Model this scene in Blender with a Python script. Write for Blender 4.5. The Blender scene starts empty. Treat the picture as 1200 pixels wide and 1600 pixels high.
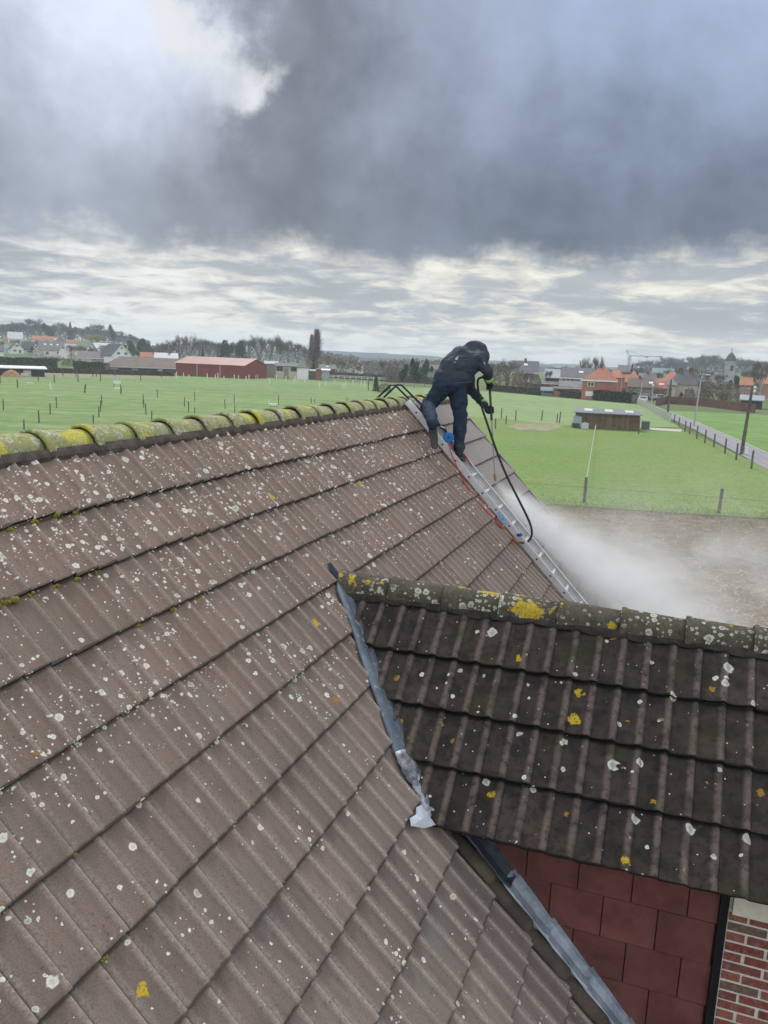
import bpy, bmesh, math, random
from mathutils import Vector, Matrix, noise as mnoise
R_ = math.radians
random.seed(7)
scene = bpy.context.scene
COL = scene.collection

# ------------------------------------------------------------------ camera
FPX = 1245.37; PITCH = 0.1889; ROLL = 0.0391; YAW = 0.3417; ALPHA = 0.8045
CAMH = 7.2
EYE = Vector((0, 0, CAMH))
_F = Vector((0, math.cos(PITCH), -math.sin(PITCH)))
_U = Vector((0, math.sin(PITCH), math.cos(PITCH)))
_R = Vector((1, 0, 0))
CR = _R*math.cos(ROLL) + _U*math.sin(ROLL)
CU = _U*math.cos(ROLL) - _R*math.sin(ROLL)
cam_d = bpy.data.cameras.new('camera')
cam = bpy.data.objects.new('camera', cam_d); COL.objects.link(cam)
cam_d.sensor_fit = 'VERTICAL'; cam_d.sensor_height = 36.0; cam_d.lens = 36.0*FPX/1600.0
cam_d.clip_start = 0.05; cam_d.clip_end = 12000
m = Matrix((CR, CU, -_F)).transposed().to_4x4(); m.translation = EYE
cam.matrix_world = m
scene.camera = cam
scene.render.resolution_x = 768; scene.render.resolution_y = 1024
scene.view_settings.view_transform = 'Standard'; scene.view_settings.look = 'None'
scene.view_settings.gamma = 1.0; scene.view_settings.exposure = 0.0
scene.cycles.use_denoising = True
scene.cycles.max_bounces = 6; scene.cycles.diffuse_bounces = 3; scene.cycles.volume_bounces = 4
scene.cycles.transparent_max_bounces = 12
scene.cycles.volume_step_rate = 1.0; scene.cycles.volume_max_steps = 128

# ------------------------------------------------------------------ node helpers
class NT:
    def __init__(s, tree): s.t = tree
    def n(s, typ, **kw):
        nd = s.t.nodes.new(typ)
        for k, v in kw.items(): setattr(nd, k, v)
        return nd
    def put(s, sock, v):
        if isinstance(v, bpy.types.NodeSocket): s.t.links.new(v, sock)
        elif v is not None:
            if hasattr(sock.default_value, '__len__') and not hasattr(v, '__len__'): v = [v]*len(sock.default_value)
            if hasattr(v, '__len__') and len(sock.default_value) == 4 and len(v) == 3: v = (*v, 1)
            if hasattr(v, '__len__') and len(sock.default_value) == 3 and len(v) == 4: v = v[:3]
            sock.default_value = v
    def m(s, op, a, b=None, c=None, clamp=False):
        nd = s.n('ShaderNodeMath', operation=op); nd.use_clamp = clamp
        s.put(nd.inputs[0], a)
        if b is not None: s.put(nd.inputs[1], b)
        if c is not None: s.put(nd.inputs[2], c)
        return nd.outputs[0]
    def vm(s, op, a, b=None, sc=None):
        nd = s.n('ShaderNodeVectorMath', operation=op)
        s.put(nd.inputs[0], a)
        if b is not None: s.put(nd.inputs[1], b)
        if sc is not None: s.put(nd.inputs['Scale'], sc)
        return nd.outputs['Value'] if op in ('LENGTH', 'DOT_PRODUCT', 'DISTANCE') else nd.outputs[0]
    def noise(s, vec, scale, detail=4, rough=.55, dist=0, dim='3D', out=0):
        nd = s.n('ShaderNodeTexNoise', noise_dimensions=dim)
        if vec is not None: s.put(nd.inputs['Vector'], vec)
        nd.inputs['Scale'].default_value = scale; nd.inputs['Detail'].default_value = detail
        nd.inputs['Roughness'].default_value = rough; nd.inputs['Distortion'].default_value = dist
        return nd.outputs[out]
    def ss(s, v, a, b, lo=0.0, hi=1.0, smooth=True):
        nd = s.n('ShaderNodeMapRange'); nd.interpolation_type = 'SMOOTHSTEP' if smooth else 'LINEAR'
        s.put(nd.inputs['Value'], v); s.put(nd.inputs['From Min'], a); s.put(nd.inputs['From Max'], b)
        s.put(nd.inputs['To Min'], lo); s.put(nd.inputs['To Max'], hi)
        return nd.outputs[0]
    def mix(s, f, a, b, mode='MIX'):
        nd = s.n('ShaderNodeMix', data_type='RGBA', blend_type=mode)
        s.put(nd.inputs[0], f); s.put(nd.inputs[6], a); s.put(nd.inputs[7], b)
        return nd.outputs[2]
    def xyz(s, v):
        nd = s.n('ShaderNodeSeparateXYZ'); s.put(nd.inputs[0], v); return nd.outputs
    def comb(s, x, y, z):
        nd = s.n('ShaderNodeCombineXYZ'); s.put(nd.inputs[0], x); s.put(nd.inputs[1], y); s.put(nd.inputs[2], z); return nd.outputs[0]
    def attr(s, name, out='Fac'):
        return s.n('ShaderNodeAttribute', attribute_name=name).outputs[out]

# ------------------------------------------------------------------ world: sky texture + layered cloud
SUN_AZ, SUN_EL = R_(-8), R_(48)          # azimuth from +Y towards +X
w = bpy.data.worlds.new('World'); scene.world = w; w.use_nodes = True
t = NT(w.node_tree); w.node_tree.nodes.clear()
sky = t.n('ShaderNodeTexSky'); sky.sky_type = 'NISHITA'; sky.sun_disc = False
sky.sun_elevation = SUN_EL; sky.sun_rotation = SUN_AZ
skyc = t.vm('SCALE', sky.outputs[0], sc=0.07)
D = t.n('ShaderNodeTexCoord').outputs['Generated']
dx, dy, dz = t.xyz(D)
az = t.m('MULTIPLY', t.m('ARCTAN2', dx, dy), 57.2958)
el = t.m('MULTIPLY', t.m('ARCSINE', dz), 57.2958)
zz = t.m('ADD', t.m('MAXIMUM', dz, 0.0), 0.045)
P = t.comb(t.m('DIVIDE', dx, zz), t.m('DIVIDE', dy, zz), 0.0)
P2 = t.comb(t.m('MULTIPLY', az, .05), t.m('MULTIPLY', el, .05), 3.7)
wn = t.noise(P2, 3.2, 8, .62)
wn2 = t.noise(t.vm('ADD', P2, (7, 3, 1)), 3.2, 8, .62)
azw = t.m('ADD', az, t.m('MULTIPLY', t.m('SUBTRACT', wn, .5), 13))
elw = t.m('ADD', el, t.m('MULTIPLY', t.m('SUBTRACT', wn2, .5), 11))
def blob(a, e, sa, se, rot=0, A=None, E=None):
    da = t.m('SUBTRACT', A or azw, a); de = t.m('SUBTRACT', E or elw, e)
    if rot:
        c, s_ = math.cos(R_(rot)), math.sin(R_(rot))
        da, de = t.m('ADD', t.m('MULTIPLY', da, c), t.m('MULTIPLY', de, s_)), t.m('SUBTRACT', t.m('MULTIPLY', de, c), t.m('MULTIPLY', da, s_))
    q = t.m('ADD', t.m('POWER', t.m('ABSOLUTE', t.m('DIVIDE', da, sa)), 2), t.m('POWER', t.m('ABSOLUTE', t.m('DIVIDE', de, se)), 2))
    return t.m('EXPONENT', t.m('MULTIPLY', q, -1))
def addn(*v):
    o = v[0]
    for k in v[1:]: o = t.m('ADD', o, k)
    return o
def mul(a, b): return t.m('MULTIPLY', a, b)
soft = t.noise(P2, 2.6, 5, .5, .5)
soft2 = t.noise(t.vm('ADD', P2, (3, 9, 4)), 6.0, 5, .55, .3)
# raw luminance of the thick deck: dark belly low down, paler and bluer up to the right, lilac grey to the left
deck = addn(.200, mul(t.ss(elw, 8.0, 24), .215),
            mul(blob(-27, 21, 12, 12), .13), mul(blob(27, 26, 18, 11), .09), mul(blob(-25, 8.5, 9, 3), .07),
            mul(blob(-9, 13.5, 8, 3.2), -.05), mul(blob(-6.5, 22, 5, 5.5), -.13),
            mul(t.m('SUBTRACT', soft, .5), .30), mul(t.m('SUBTRACT', soft2, .5), .11), mul(t.m('SUBTRACT', wn, .5), .14))
# sunlit break: crisp on its right flank, glowing out to the left
core = addn(blob(-13.8, 26.5, 2.1, 7.0, -8), mul(blob(-13.4, 19.8, 2.3, 3.0, 10), .9), mul(blob(-10.2, 17.0, 3.0, 1.5, 35), .9))
gap = t.ss(core, .05, 1.1)
glow = mul(blob(-18.0, 22, 8.5, 12.0, -8), .46)
deck = t.m('ADD', deck, mul(glow, t.ss(azw, -9.0, -13)))
deckc = t.mix(t.ss(az, -14, 16), (.90, .98, 1.18, 1), (.78, .95, 1.34, 1))
deckc = t.vm('SCALE', deckc, sc=t.m('MAXIMUM', deck, .06))
deckc = t.mix(mul(gap, t.ss(soft2, .3, .6, .75, .97)), deckc, (.84, .86, .88, 1))
# broken layer under the deck edge, flattened by perspective
zl = t.m('ADD', t.m('MAXIMUM', dz, 0.0), .13)
PL = t.comb(t.m('DIVIDE', dx, zl), t.m('MULTIPLY', t.m('DIVIDE', dy, zl), 1.0), 0.0)
st = t.noise(PL, 3.4, 9, .60, .5)
st2 = t.noise(t.vm('ADD', PL, (11, 5, 2)), .85, 6, .6, .3)
bright = t.ss(t.m('ADD', st, mul(t.m('SUBTRACT', st2, .5), 1.1)), .36, .74)
lowv = addn(.44, mul(t.m('SUBTRACT', st2, .5), .36), mul(t.ss(az, -25, 22), .05), mul(bright, .46), mul(t.ss(el, 3.4, .6), .17))
lowc = t.mix(mul(t.ss(lowv, .48, .74), t.ss(az, -34, 12, .45, 1)), (.95, .99, 1.06, 1), (1.05, 1.01, .90, 1))
lowc = t.vm('SCALE', lowc, sc=t.m('MINIMUM', lowv, .98))
en = addn(el, mul(t.m('SUBTRACT', t.noise(P2, 5, 8, .62), .5), 5.5), mul(t.m('SUBTRACT', t.noise(P2, 1.6, 3, .5), .5), 3.0))
edge = t.ss(en, 6.0, 8.6)
c = t.mix(edge, lowc, deckc)
# brighter thin overcast overhead and behind the viewer (outside the photograph)
back = t.m('MAXIMUM', t.ss(el, 38, 62), t.ss(dy, .55, -.2))
c = t.mix(back, c, (1.14, 1.17, 1.25, 1))
c = t.mix(.95, skyc, c)
bg = t.n('ShaderNodeBackground'); t.put(bg.inputs[0], c); bg.inputs[1].default_value = 1.0
t.put(t.n('ShaderNodeOutputWorld').inputs[0], bg.outputs[0])
w.cycles.sampling_method = 'MANUAL'; w.cycles.sample_map_resolution = 512

sun_d = bpy.data.lights.new('sun', 'SUN'); sun_d.energy = 2.3; sun_d.angle = R_(13); sun_d.color = (1, .95, .88)
sun = bpy.data.objects.new('sun', sun_d); COL.objects.link(sun)
sdir = Vector((math.sin(SUN_AZ)*math.cos(SUN_EL), math.cos(SUN_AZ)*math.cos(SUN_EL), math.sin(SUN_EL)))
sun.rotation_euler = sdir.to_track_quat('Z', 'Y').to_euler(); sun.location = (0, 0, 60)

# ------------------------------------------------------------------ projection helpers (where a ray of the camera meets the ground etc.)
def ray(px, py): return _F + CR*((px-600)/FPX) - CU*((py-800)/FPX)
def pt(px, py, depth): return EYE + ray(px, py)*depth
def smooth(a, b, x):
    u = min(1, max(0, (x-a)/(b-a))); return u*u*(3-2*u)
def TZ(x, y):
    if y < 1: return 0.0
    a = x/y
    z = 13*smooth(-.20, -.36, a)*smooth(330, 700, y) + 5*smooth(.30, .42, a)*smooth(300, 650, y)
    z += smooth(800, 2400, math.hypot(x, y))*3
    return z
def gnd(px, py):
    d = ray(px, py)
    if d.z > -0.002: d.z = -0.002
    p = EYE + d*(CAMH/-d.z); return Vector((p.x, p.y, 0))
def onz(px, depth, py=580):
    p = pt(px, py, depth); return Vector((p.x, p.y, TZ(p.x, p.y)))
def zat(px, py, x, y):
    """height of pixel's ray above point (x, y)"""
    d = ray(px, py); return EYE.z + d.z*(math.hypot(x, y)/math.hypot(d.x, d.y))

# ------------------------------------------------------------------ object helpers
WL = {}
def root(name, label, cat, loc=(0, 0, 0), rz=0.0, group=None, kind=None):
    o = bpy.data.objects.new(name, None); COL.objects.link(o)
    o.location = loc; o.rotation_euler = (0, 0, rz); o.empty_display_size = .2
    o['label'] = label; o['category'] = cat
    if group: o['group'] = group
    if kind: o['kind'] = kind
    WL[o.name] = Vector(loc); return o
def tag(o, label=None, cat=None, group=None, kind=None):
    if label: o['label'] = label
    if cat: o['category'] = cat
    if group: o['group'] = group
    if kind: o['kind'] = kind
    return o
class MB:
    def __init__(s): s.v = []; s.f = []; s.mi = []; s.r = []; s.uv = []; s.use_uv = False
    def add(s, vs, fs, mi=0, r=0.0, uv=None):
        b = len(s.v); s.v += [tuple(v) for v in vs]
        for f in fs: s.f.append(tuple(i+b for i in f)); s.mi.append(mi); s.r.append(r)
        if uv is not None: s.uv += uv; s.use_uv = True
        else: s.uv += [(0, 0)]*len(vs)
        return s
    def box(s, c, sz, M=None, mi=0, r=0.0):
        c = Vector(c); hx, hy, hz = sz[0]/2, sz[1]/2, sz[2]/2
        vs = [Vector((x, y, z)) for z in (-hz, hz) for y in (-hy, hy) for x in (-hx, hx)]
        if M is not None: vs = [M @ v for v in vs]
        vs = [v+c for v in vs]
        return s.add(vs, [(0, 2, 3, 1), (4, 5, 7, 6), (0, 1, 5, 4), (2, 6, 7, 3), (0, 4, 6, 2), (1, 3, 7, 5)], mi, r)
    def frame(s, o, ax, ay, az_, mi=0, r=0.0):
        """box from corner o along three vectors"""
        o, ax, ay, az_ = Vector(o), Vector(ax), Vector(ay), Vector(az_)
        vs = [o+ax*i+ay*j+az_*k for k in (0, 1) for j in (0, 1) for i in (0, 1)]
        return s.add(vs, [(0, 2, 3, 1), (4, 5, 7, 6), (0, 1, 5, 4), (2, 6, 7, 3), (0, 4, 6, 2), (1, 3, 7, 5)], mi, r)
    def tube(s, pts, rad, seg=8, mi=0, r=0.0, cap=True):
        pts = [Vector(p) for p in pts]; n = len(pts)
        if not hasattr(rad, '__len__'): rad = [rad]*n
        vs = []; up = None
        for i, p in enumerate(pts):
            d = (pts[min(i+1, n-1)]-pts[max(i-1, 0)])
            if d.length < 1e-9: d = Vector((0, 0, 1))
            d.normalize()
            if up is None:
                up = Vector((0, 0, 1)) if abs(d.z) < .9 else Vector((1, 0, 0))
            a = d.cross(up)
            if a.length < 1e-6: a = d.cross(Vector((1, 0, 0)))
            a.normalize(); b = a.cross(d); up = b
            for k in range(seg):
                q = 2*math.pi*k/seg; vs.append(p+(a*math.cos(q)+b*math.sin(q))*rad[i])
        fs = [(i*seg+k, i*seg+(k+1) % seg, (i+1)*seg+(k+1) % seg, (i+1)*seg+k) for i in range(n-1) for k in range(seg)]
        if cap: fs += [tuple(range(seg-1, -1, -1)), tuple((n-1)*seg+k for k in range(seg))]
        return s.add(vs, fs, mi, r)
    def ball(s, c, rad, M=None, nu=10, nv=7, mi=0, r=0.0):
        c = Vector(c)
        if not hasattr(rad, '__len__'): rad = (rad,)*3
        vs = [Vector((0, 0, -rad[2]))]
        for j in range(1, nv):
            a = -math.pi/2+math.pi*j/nv
            for i in range(nu):
                b = 2*math.pi*i/nu; vs.append(Vector((rad[0]*math.cos(a)*math.cos(b), rad[1]*math.cos(a)*math.sin(b), rad[2]*math.sin(a))))
        vs.append(Vector((0, 0, rad[2])))
        if M is not None: vs = [M @ v for v in vs]
        vs = [v+c for v in vs]; e = len(vs)-1
        fs = [(0, 1+(i+1) % nu, 1+i) for i in range(nu)]
        for j in range(nv-2):
            for i in range(nu): a = 1+j*nu; fs.append((a+i, a+(i+1) % nu, a+nu+(i+1) % nu, a+nu+i))
        a = 1+(nv-2)*nu; fs += [(a+i, a+(i+1) % nu, e) for i in range(nu)]
        return s.add(vs, fs, mi, r)
    def capsule(s, a, b, ra, rb, seg=12):
        a, b = Vector(a), Vector(b); d = b-a; L = max(d.length, 1e-6); d = d/L
        pts = []; rad = []
        for q in (-88, -65, -40, -15): pts.append(a+d*ra*math.sin(R_(q))); rad.append(ra*math.cos(R_(q)))
        for q in (15, 40, 65, 88): pts.append(b+d*rb*math.sin(R_(q))); rad.append(rb*math.cos(R_(q)))
        return s.tube(pts, rad, seg)
    def quad(s, a, b, c, d, mi=0, r=0.0): return s.add([a, b, c, d], [(0, 1, 2, 3)], mi, r)
    def build(s, name, mats, parent=None, sm=False):
        me = bpy.data.meshes.new(name)
        off = WL.get(parent.name, Vector((0, 0, 0))) if parent else Vector((0, 0, 0))
        me.from_pydata([(x-off.x, y-off.y, z-off.z) for x, y, z in s.v], [], s.f); me.update()
        if not isinstance(mats, (list, tuple)): mats = [mats]
        for q in mats: me.materials.append(q)
        if len(mats) > 1: me.polygons.foreach_set('material_index', s.mi)
        if any(s.r):
            at_ = me.attributes.new('rnd', 'FLOAT', 'FACE'); at_.data.foreach_set('value', s.r)
        if s.use_uv:
            ul = me.uv_layers.new(name='UVMap'); li = [0]*len(me.loops); me.loops.foreach_get('vertex_index', li)
            fl = []
            for i in li: fl += s.uv[i]
            ul.data.foreach_set('uv', fl)
        if sm: me.polygons.foreach_set('use_smooth', [True]*len(me.polygons))
        o = bpy.data.objects.new(name, me); COL.objects.link(o)
        if parent: o.parent = parent; WL[o.name] = off
        else: WL[o.name] = Vector((0, 0, 0))
        return o
KIDS = {}
def copy_tree(o, parent=None):
    c = o.copy(); COL.objects.link(c)
    if parent: c.parent = parent
    for ch in list(o.children): copy_tree(ch, c)
    return c

# ------------------------------------------------------------------ materials
def mat(name, col=(.5, .5, .5), rough=.8, metal=0.0, var=0.0, vscale=8, bump=0.0, bscale=60, spec=.3, coord='Object', col2=None, rnd=0.0):
    mt = bpy.data.materials.new(name); mt.use_nodes = True; nt = mt.node_tree; b = nt.nodes['Principled BSDF']
    h = NT(nt); b.inputs['Roughness'].default_value = rough; b.inputs['Metallic'].default_value = metal
    b.inputs['Specular IOR Level'].default_value = spec
    cc = (*col, 1)
    if var or bump or rnd or col2:
        v = h.n('ShaderNodeTexCoord').outputs[coord]
        out = cc
        if var or col2:
            nn = h.noise(v, vscale, 6, .6)
            f = h.ss(nn, .3, .7)
            hi = col2 if col2 else tuple(x*(1+var) for x in col)
            lo = col if col2 else tuple(x*(1-var) for x in col)
            out = h.mix(f, (*lo, 1), (*hi, 1))
        if rnd:
            a = h.m('ADD', 1-rnd, h.m('MULTIPLY', h.attr('rnd'), 2*rnd))
            out = h.vm('SCALE', out, sc=a)
        h.put(b.inputs['Base Color'], out)
        if bump:
            bn = h.n('ShaderNodeBump'); bn.inputs['Strength'].default_value = bump; bn.inputs['Distance'].default_value = .02
            h.put(bn.inputs['Height'], h.noise(v, bscale, 5, .6)); h.put(b.inputs['Normal'], bn.outputs[0])
    else: b.inputs['Base Color'].default_value = cc
    return mt

def lichen(h, uv, scale, rmin, rmax, thr, warp=.25, wscale=3.0, seed=0.0):
    """round patches: returns (mask, d/r)"""
    v = h.vm('SCALE', uv, sc=scale)
    v = h.vm('ADD', v, (seed, seed*1.7, 0))
    wv = h.n('ShaderNodeTexNoise'); h.put(wv.inputs['Vector'], v); wv.inputs['Scale'].default_value = wscale; wv.inputs['Detail'].default_value = 3
    v2 = h.vm('ADD', v, h.vm('SCALE', h.vm('SUBTRACT', wv.outputs['Color'], (.5, .5, .5)), sc=warp))
    vo = h.n('ShaderNodeTexVoronoi', voronoi_dimensions='2D'); h.put(vo.inputs['Vector'], v2); vo.inputs['Scale'].default_value = 1
    cr, cg, cb = h.xyz(vo.outputs['Color'])
    rad = h.m('ADD', rmin, h.m('MULTIPLY', h.m('POWER', cg, 2), rmax-rmin))
    q = h.m('DIVIDE', vo.outputs['Distance'], rad)
    on = h.m('GREATER_THAN', cr, thr)
    return h.m('MULTIPLY', h.ss(q, 1.10, .82), on), q

def tile_material(name, base, base2, dark, dens_top, dark_roof=False):
    mt = bpy.data.materials.new(name); mt.use_nodes = True; nt = mt.node_tree; b = nt.nodes['Principled BSDF']; h = NT(nt)
    uvn = h.n('ShaderNodeTexCoord').outputs['UV']; u, s, _ = h.xyz(uvn)
    big = h.noise(uvn, 1.1, 4, .55); mid = h.noise(uvn, 9, 5, .6); fine = h.noise(uvn, 130, 3, .7); grit = h.noise(uvn, 420, 2, .6)
    rn = h.attr('rnd')
    c = h.mix(h.ss(big, .35, .65), (*base, 1), (*base2, 1))
    c = h.vm('SCALE', c, sc=h.m('ADD', .80, h.m('MULTIPLY', rn, .38)))
    # position across a rib: 0 at the groove, .87 at the crest
    ru = h.m('FRACT', h.m('DIVIDE', u, .1474))
    if dark_roof:
        rib = h.m('MULTIPLY', h.ss(ru, .62, .78), h.ss(ru, 1.0, .93))
        c = h.mix(h.m('MULTIPLY', rib, h.ss(mid, .30, .62, .40, .95)), c, (.19, .15, .13, 1))
        c = h.mix(h.m('MULTIPLY', h.ss(mid, .42, .62), .65), c, (*dark, 1))
        c = h.mix(h.m('MULTIPLY', h.ss(h.noise(uvn, 24, 5, .65), .5, .66), .6), c, (.012, .012, .014, 1))
        c = h.mix(h.m('MULTIPLY', h.ss(h.noise(h.vm('ADD', uvn, (4, 9, 0)), 3.2, 5, .6), .52, .7), .5), c, (.05, .055, .022, 1))
    else:
        c = h.mix(h.m('MULTIPLY', h.ss(h.noise(h.vm('MULTIPLY', uvn, (14, 5, 1)), 1.0, 5, .6), .5, .72), .42), c, (*dark, 1))
        # pale bloom after each groove; crest highlight and groove shade painted into the colour
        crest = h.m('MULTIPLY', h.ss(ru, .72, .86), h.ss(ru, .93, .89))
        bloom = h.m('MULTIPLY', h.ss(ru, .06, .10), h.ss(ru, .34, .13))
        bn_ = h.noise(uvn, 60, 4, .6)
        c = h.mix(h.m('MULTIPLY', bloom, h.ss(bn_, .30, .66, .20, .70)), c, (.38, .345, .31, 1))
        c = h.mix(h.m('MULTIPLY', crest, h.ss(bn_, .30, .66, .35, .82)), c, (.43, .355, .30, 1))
        gr = h.m('MAXIMUM', h.ss(ru, .912, .94), h.ss(ru, .09, .025))
        c = h.mix(h.m('MULTIPLY', gr, .92), c, (.036, .027, .022, 1))
        c = h.mix(h.m('MULTIPLY', h.ss(h.noise(uvn, 34, 4, .6), .58, .7), .45), c, (.10, .075, .07, 1))
        c = h.mix(h.m('MULTIPLY', h.ss(h.noise(h.vm('MULTIPLY', h.vm('ADD', uvn, (9, 2, 0)), (3.4, 1.6, 1)), 1.0, 4, .6), .52, .68), .55), c, (.165, .165, .145, 1))
        # weathered, redder towards the ridge
        c = h.mix(h.ss(h.m('ADD', s, h.m('MULTIPLY', h.m('SUBTRACT', big, .5), 1.5)), 3.6, .2, 0, .50), c, (.235, .160, .118, 1))
    # moss and dirt at each lap, with the lip shadow painted into the colour
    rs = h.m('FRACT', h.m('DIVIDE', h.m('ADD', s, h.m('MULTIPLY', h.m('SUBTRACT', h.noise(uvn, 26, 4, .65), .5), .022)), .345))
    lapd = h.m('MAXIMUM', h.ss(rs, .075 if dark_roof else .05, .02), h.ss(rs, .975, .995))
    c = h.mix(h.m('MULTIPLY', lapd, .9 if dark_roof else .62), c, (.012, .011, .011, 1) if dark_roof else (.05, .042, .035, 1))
    c = h.vm('SCALE', c, sc=h.ss(fine, .3, .7, .82, 1.16))
    c = h.vm('SCALE', c, sc=h.ss(grit, .3, .7, .86, 1.12))
    if not dark_roof:
        # small black pits (flaked moss)
        gnp = h.noise(h.vm('ADD', uvn, (13, 2, 0)), 2.6, 4, .6)
        k1, _ = lichen(h, uvn, 42, .10, .26, h.ss(s, 0, 5, .45, .86), .3, 3, 5.3)
        c = h.mix(h.m('MULTIPLY', k1, h.ss(gnp, .35, .65, .05, .5)), c, (.07, .055, .048, 1))
    keep = 1.0
    if not dark_roof:   # beyond the ladder the tiles are already washed: greyer and free of lichen
        wash = h.ss(h.m('ADD', u, h.m('MULTIPLY', h.m('SUBTRACT', mid, .5), .25)), 7.12, 7.30)
        c = h.mix(h.m('MULTIPLY', wash, .8), c, h.vm('SCALE', h.mix(h.m('MULTIPLY', crest, .5), (.33, .305, .29, 1), (.42, .395, .38, 1)), sc=h.ss(fine, .3, .7, .85, 1.12)))
        c = h.mix(h.m('MULTIPLY', h.m('MULTIPLY', gr, wash), .7), c, (.09, .08, .075, 1))
        c = h.mix(h.m('MULTIPLY', h.m('MULTIPLY', lapd, wash), .6), c, (.06, .052, .046, 1))  # groove and lap shade painted back onto the washed tiles
        keep = h.m('SUBTRACT', 1.0, h.m('MULTIPLY', wash, .9))
    gn = h.noise(h.vm('ADD', uvn, (31, 17, 0)), 2.1, 4, .65)
    if dark_roof:
        sets = [(7, .08, .24, h.ss(gn, .3, .7, .95, .82), 1.3), (17, .12, .32, .972, 8.1), (60, .14, .34, .985, 3.3)]
    else:
        tt = h.m('MULTIPLY', h.m('ADD', h.ss(s, .1, 2.6, 1.05, .0), h.ss(gn, .40, .66, -.55, .75)), h.ss(u, -1, 3, 1.35, 1.0))
        th_ = lambda k_: h.m('SUBTRACT', 1.0, h.m('MAXIMUM', h.m('MULTIPLY', tt, k_), k_*.05))
        sets = [(9.5, .09, .23, th_(.12), 1.3), (12, .10, .27, th_(.12), 14.6), (19, .14, .36, th_(.15), 8.1), (44, .14, .38, th_(.085), 3.3), (70, .15, .40, th_(.07), 6.1)]
    for sc_, r0, r1, thr, sd in sets:
        mk, q = lichen(h, uvn, sc_, r0, r1, thr, .3 if sc_ < 30 else .45, 3.0, sd)
        if sc_ < 10: lc = h.mix(h.ss(q, .35, .8), (.42, .41, .35, 1) if not dark_roof else (.40, .40, .36, 1), (.60, .60, .52, 1))
        elif sc_ < 20: lc = h.mix(h.ss(q, .2, .7), (.56, .55, .47, 1), (.72, .70, .61, 1))
        else: lc = (.74, .72, .64, 1) if not dark_roof else (.60, .59, .53, 1)
        f_ = h.m('MULTIPLY', mk, h.ss(fine, .25, .5, .68, 1))
        c = h.mix(h.m('MULTIPLY', f_, keep), c, lc)
    # yellow / orange lichens
    ys = [(5.2, .09, .20, .94 if dark_roof else .992, 21.0, (.50, .37, .02, 1)), (11, .08, .22, .955 if dark_roof else .993, 33.0, (.36, .20, .03, 1))]
    for sc_, r0, r1, thr, sd, colr in ys:
        mk, q = lichen(h, uvn, sc_, r0, r1, thr, .5, 4.0, sd)
        c = h.mix(h.m('MULTIPLY', h.m('MULTIPLY', mk, keep), h.ss(h.noise(uvn, 70, 3, .6), .36, .5, .15, 1)), c, colr)
    h.put(b.inputs['Base Color'], c)
    b.inputs['Roughness'].default_value = .86; b.inputs['Specular IOR Level'].default_value = .25
    bn = h.n('ShaderNodeBump'); bn.inputs['Strength'].default_value = .55; bn.inputs['Distance'].default_value = .006
    h.put(bn.inputs['Height'], h.m('ADD', h.m('MULTIPLY', fine, .8), h.m('MULTIPLY', grit, .5))); h.put(b.inputs['Normal'], bn.outputs[0])
    return mt
M = {}
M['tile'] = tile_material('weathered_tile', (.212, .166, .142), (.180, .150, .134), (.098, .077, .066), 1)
M['tile_dark'] = tile_material('mossy_dark_tile', (.062, .049, .040), (.044, .037, .032), (.016, .015, .015), 1, True)
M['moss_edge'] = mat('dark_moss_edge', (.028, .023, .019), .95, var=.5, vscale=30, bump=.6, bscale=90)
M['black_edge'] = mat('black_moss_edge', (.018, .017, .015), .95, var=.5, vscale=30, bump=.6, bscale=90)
# ================================================================== THE HOUSE WITH THE TILED ROOF
P0 = EYE + Vector((-2.1209, 3.3098, -0.5839))
DR = Vector((math.sin(YAW), math.cos(YAW), 0)); DH = Vector((math.cos(YAW), -math.sin(YAW), 0)); UP = Vector((0, 0, 1))
ca, sa, ta = math.cos(ALPHA), math.sin(ALPHA), math.tan(ALPHA)
DS = DH*ca - UP*sa; NM = DH*sa + UP*ca
DSB = -DH*ca - UP*sa; NMB = -DH*sa + UP*ca
def HW(x, y, z): return P0 + DH*x + DR*y + UP*z
def RF(r, s, h=0.0): return P0 + DR*r + DS*s + NM*h        # point on the main slope
G_, W_ = .345, .1474
ZG = -P0.z                                                  # ground in house coordinates
PROF = [(0, 0), (.05, .004), (.15, .010), (.34, .0145), (.55, .0165), (.70, .0205), (.80, .028), (.865, .0355), (.915, .0355), (.96, .018)]
PROF2 = [(0, .004), (.08, .001), (.25, .001), (.45, .005), (.6, .013), (.70, .023), (.78, .031), (.85, .034), (.92, .027), (.97, .012)]
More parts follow.
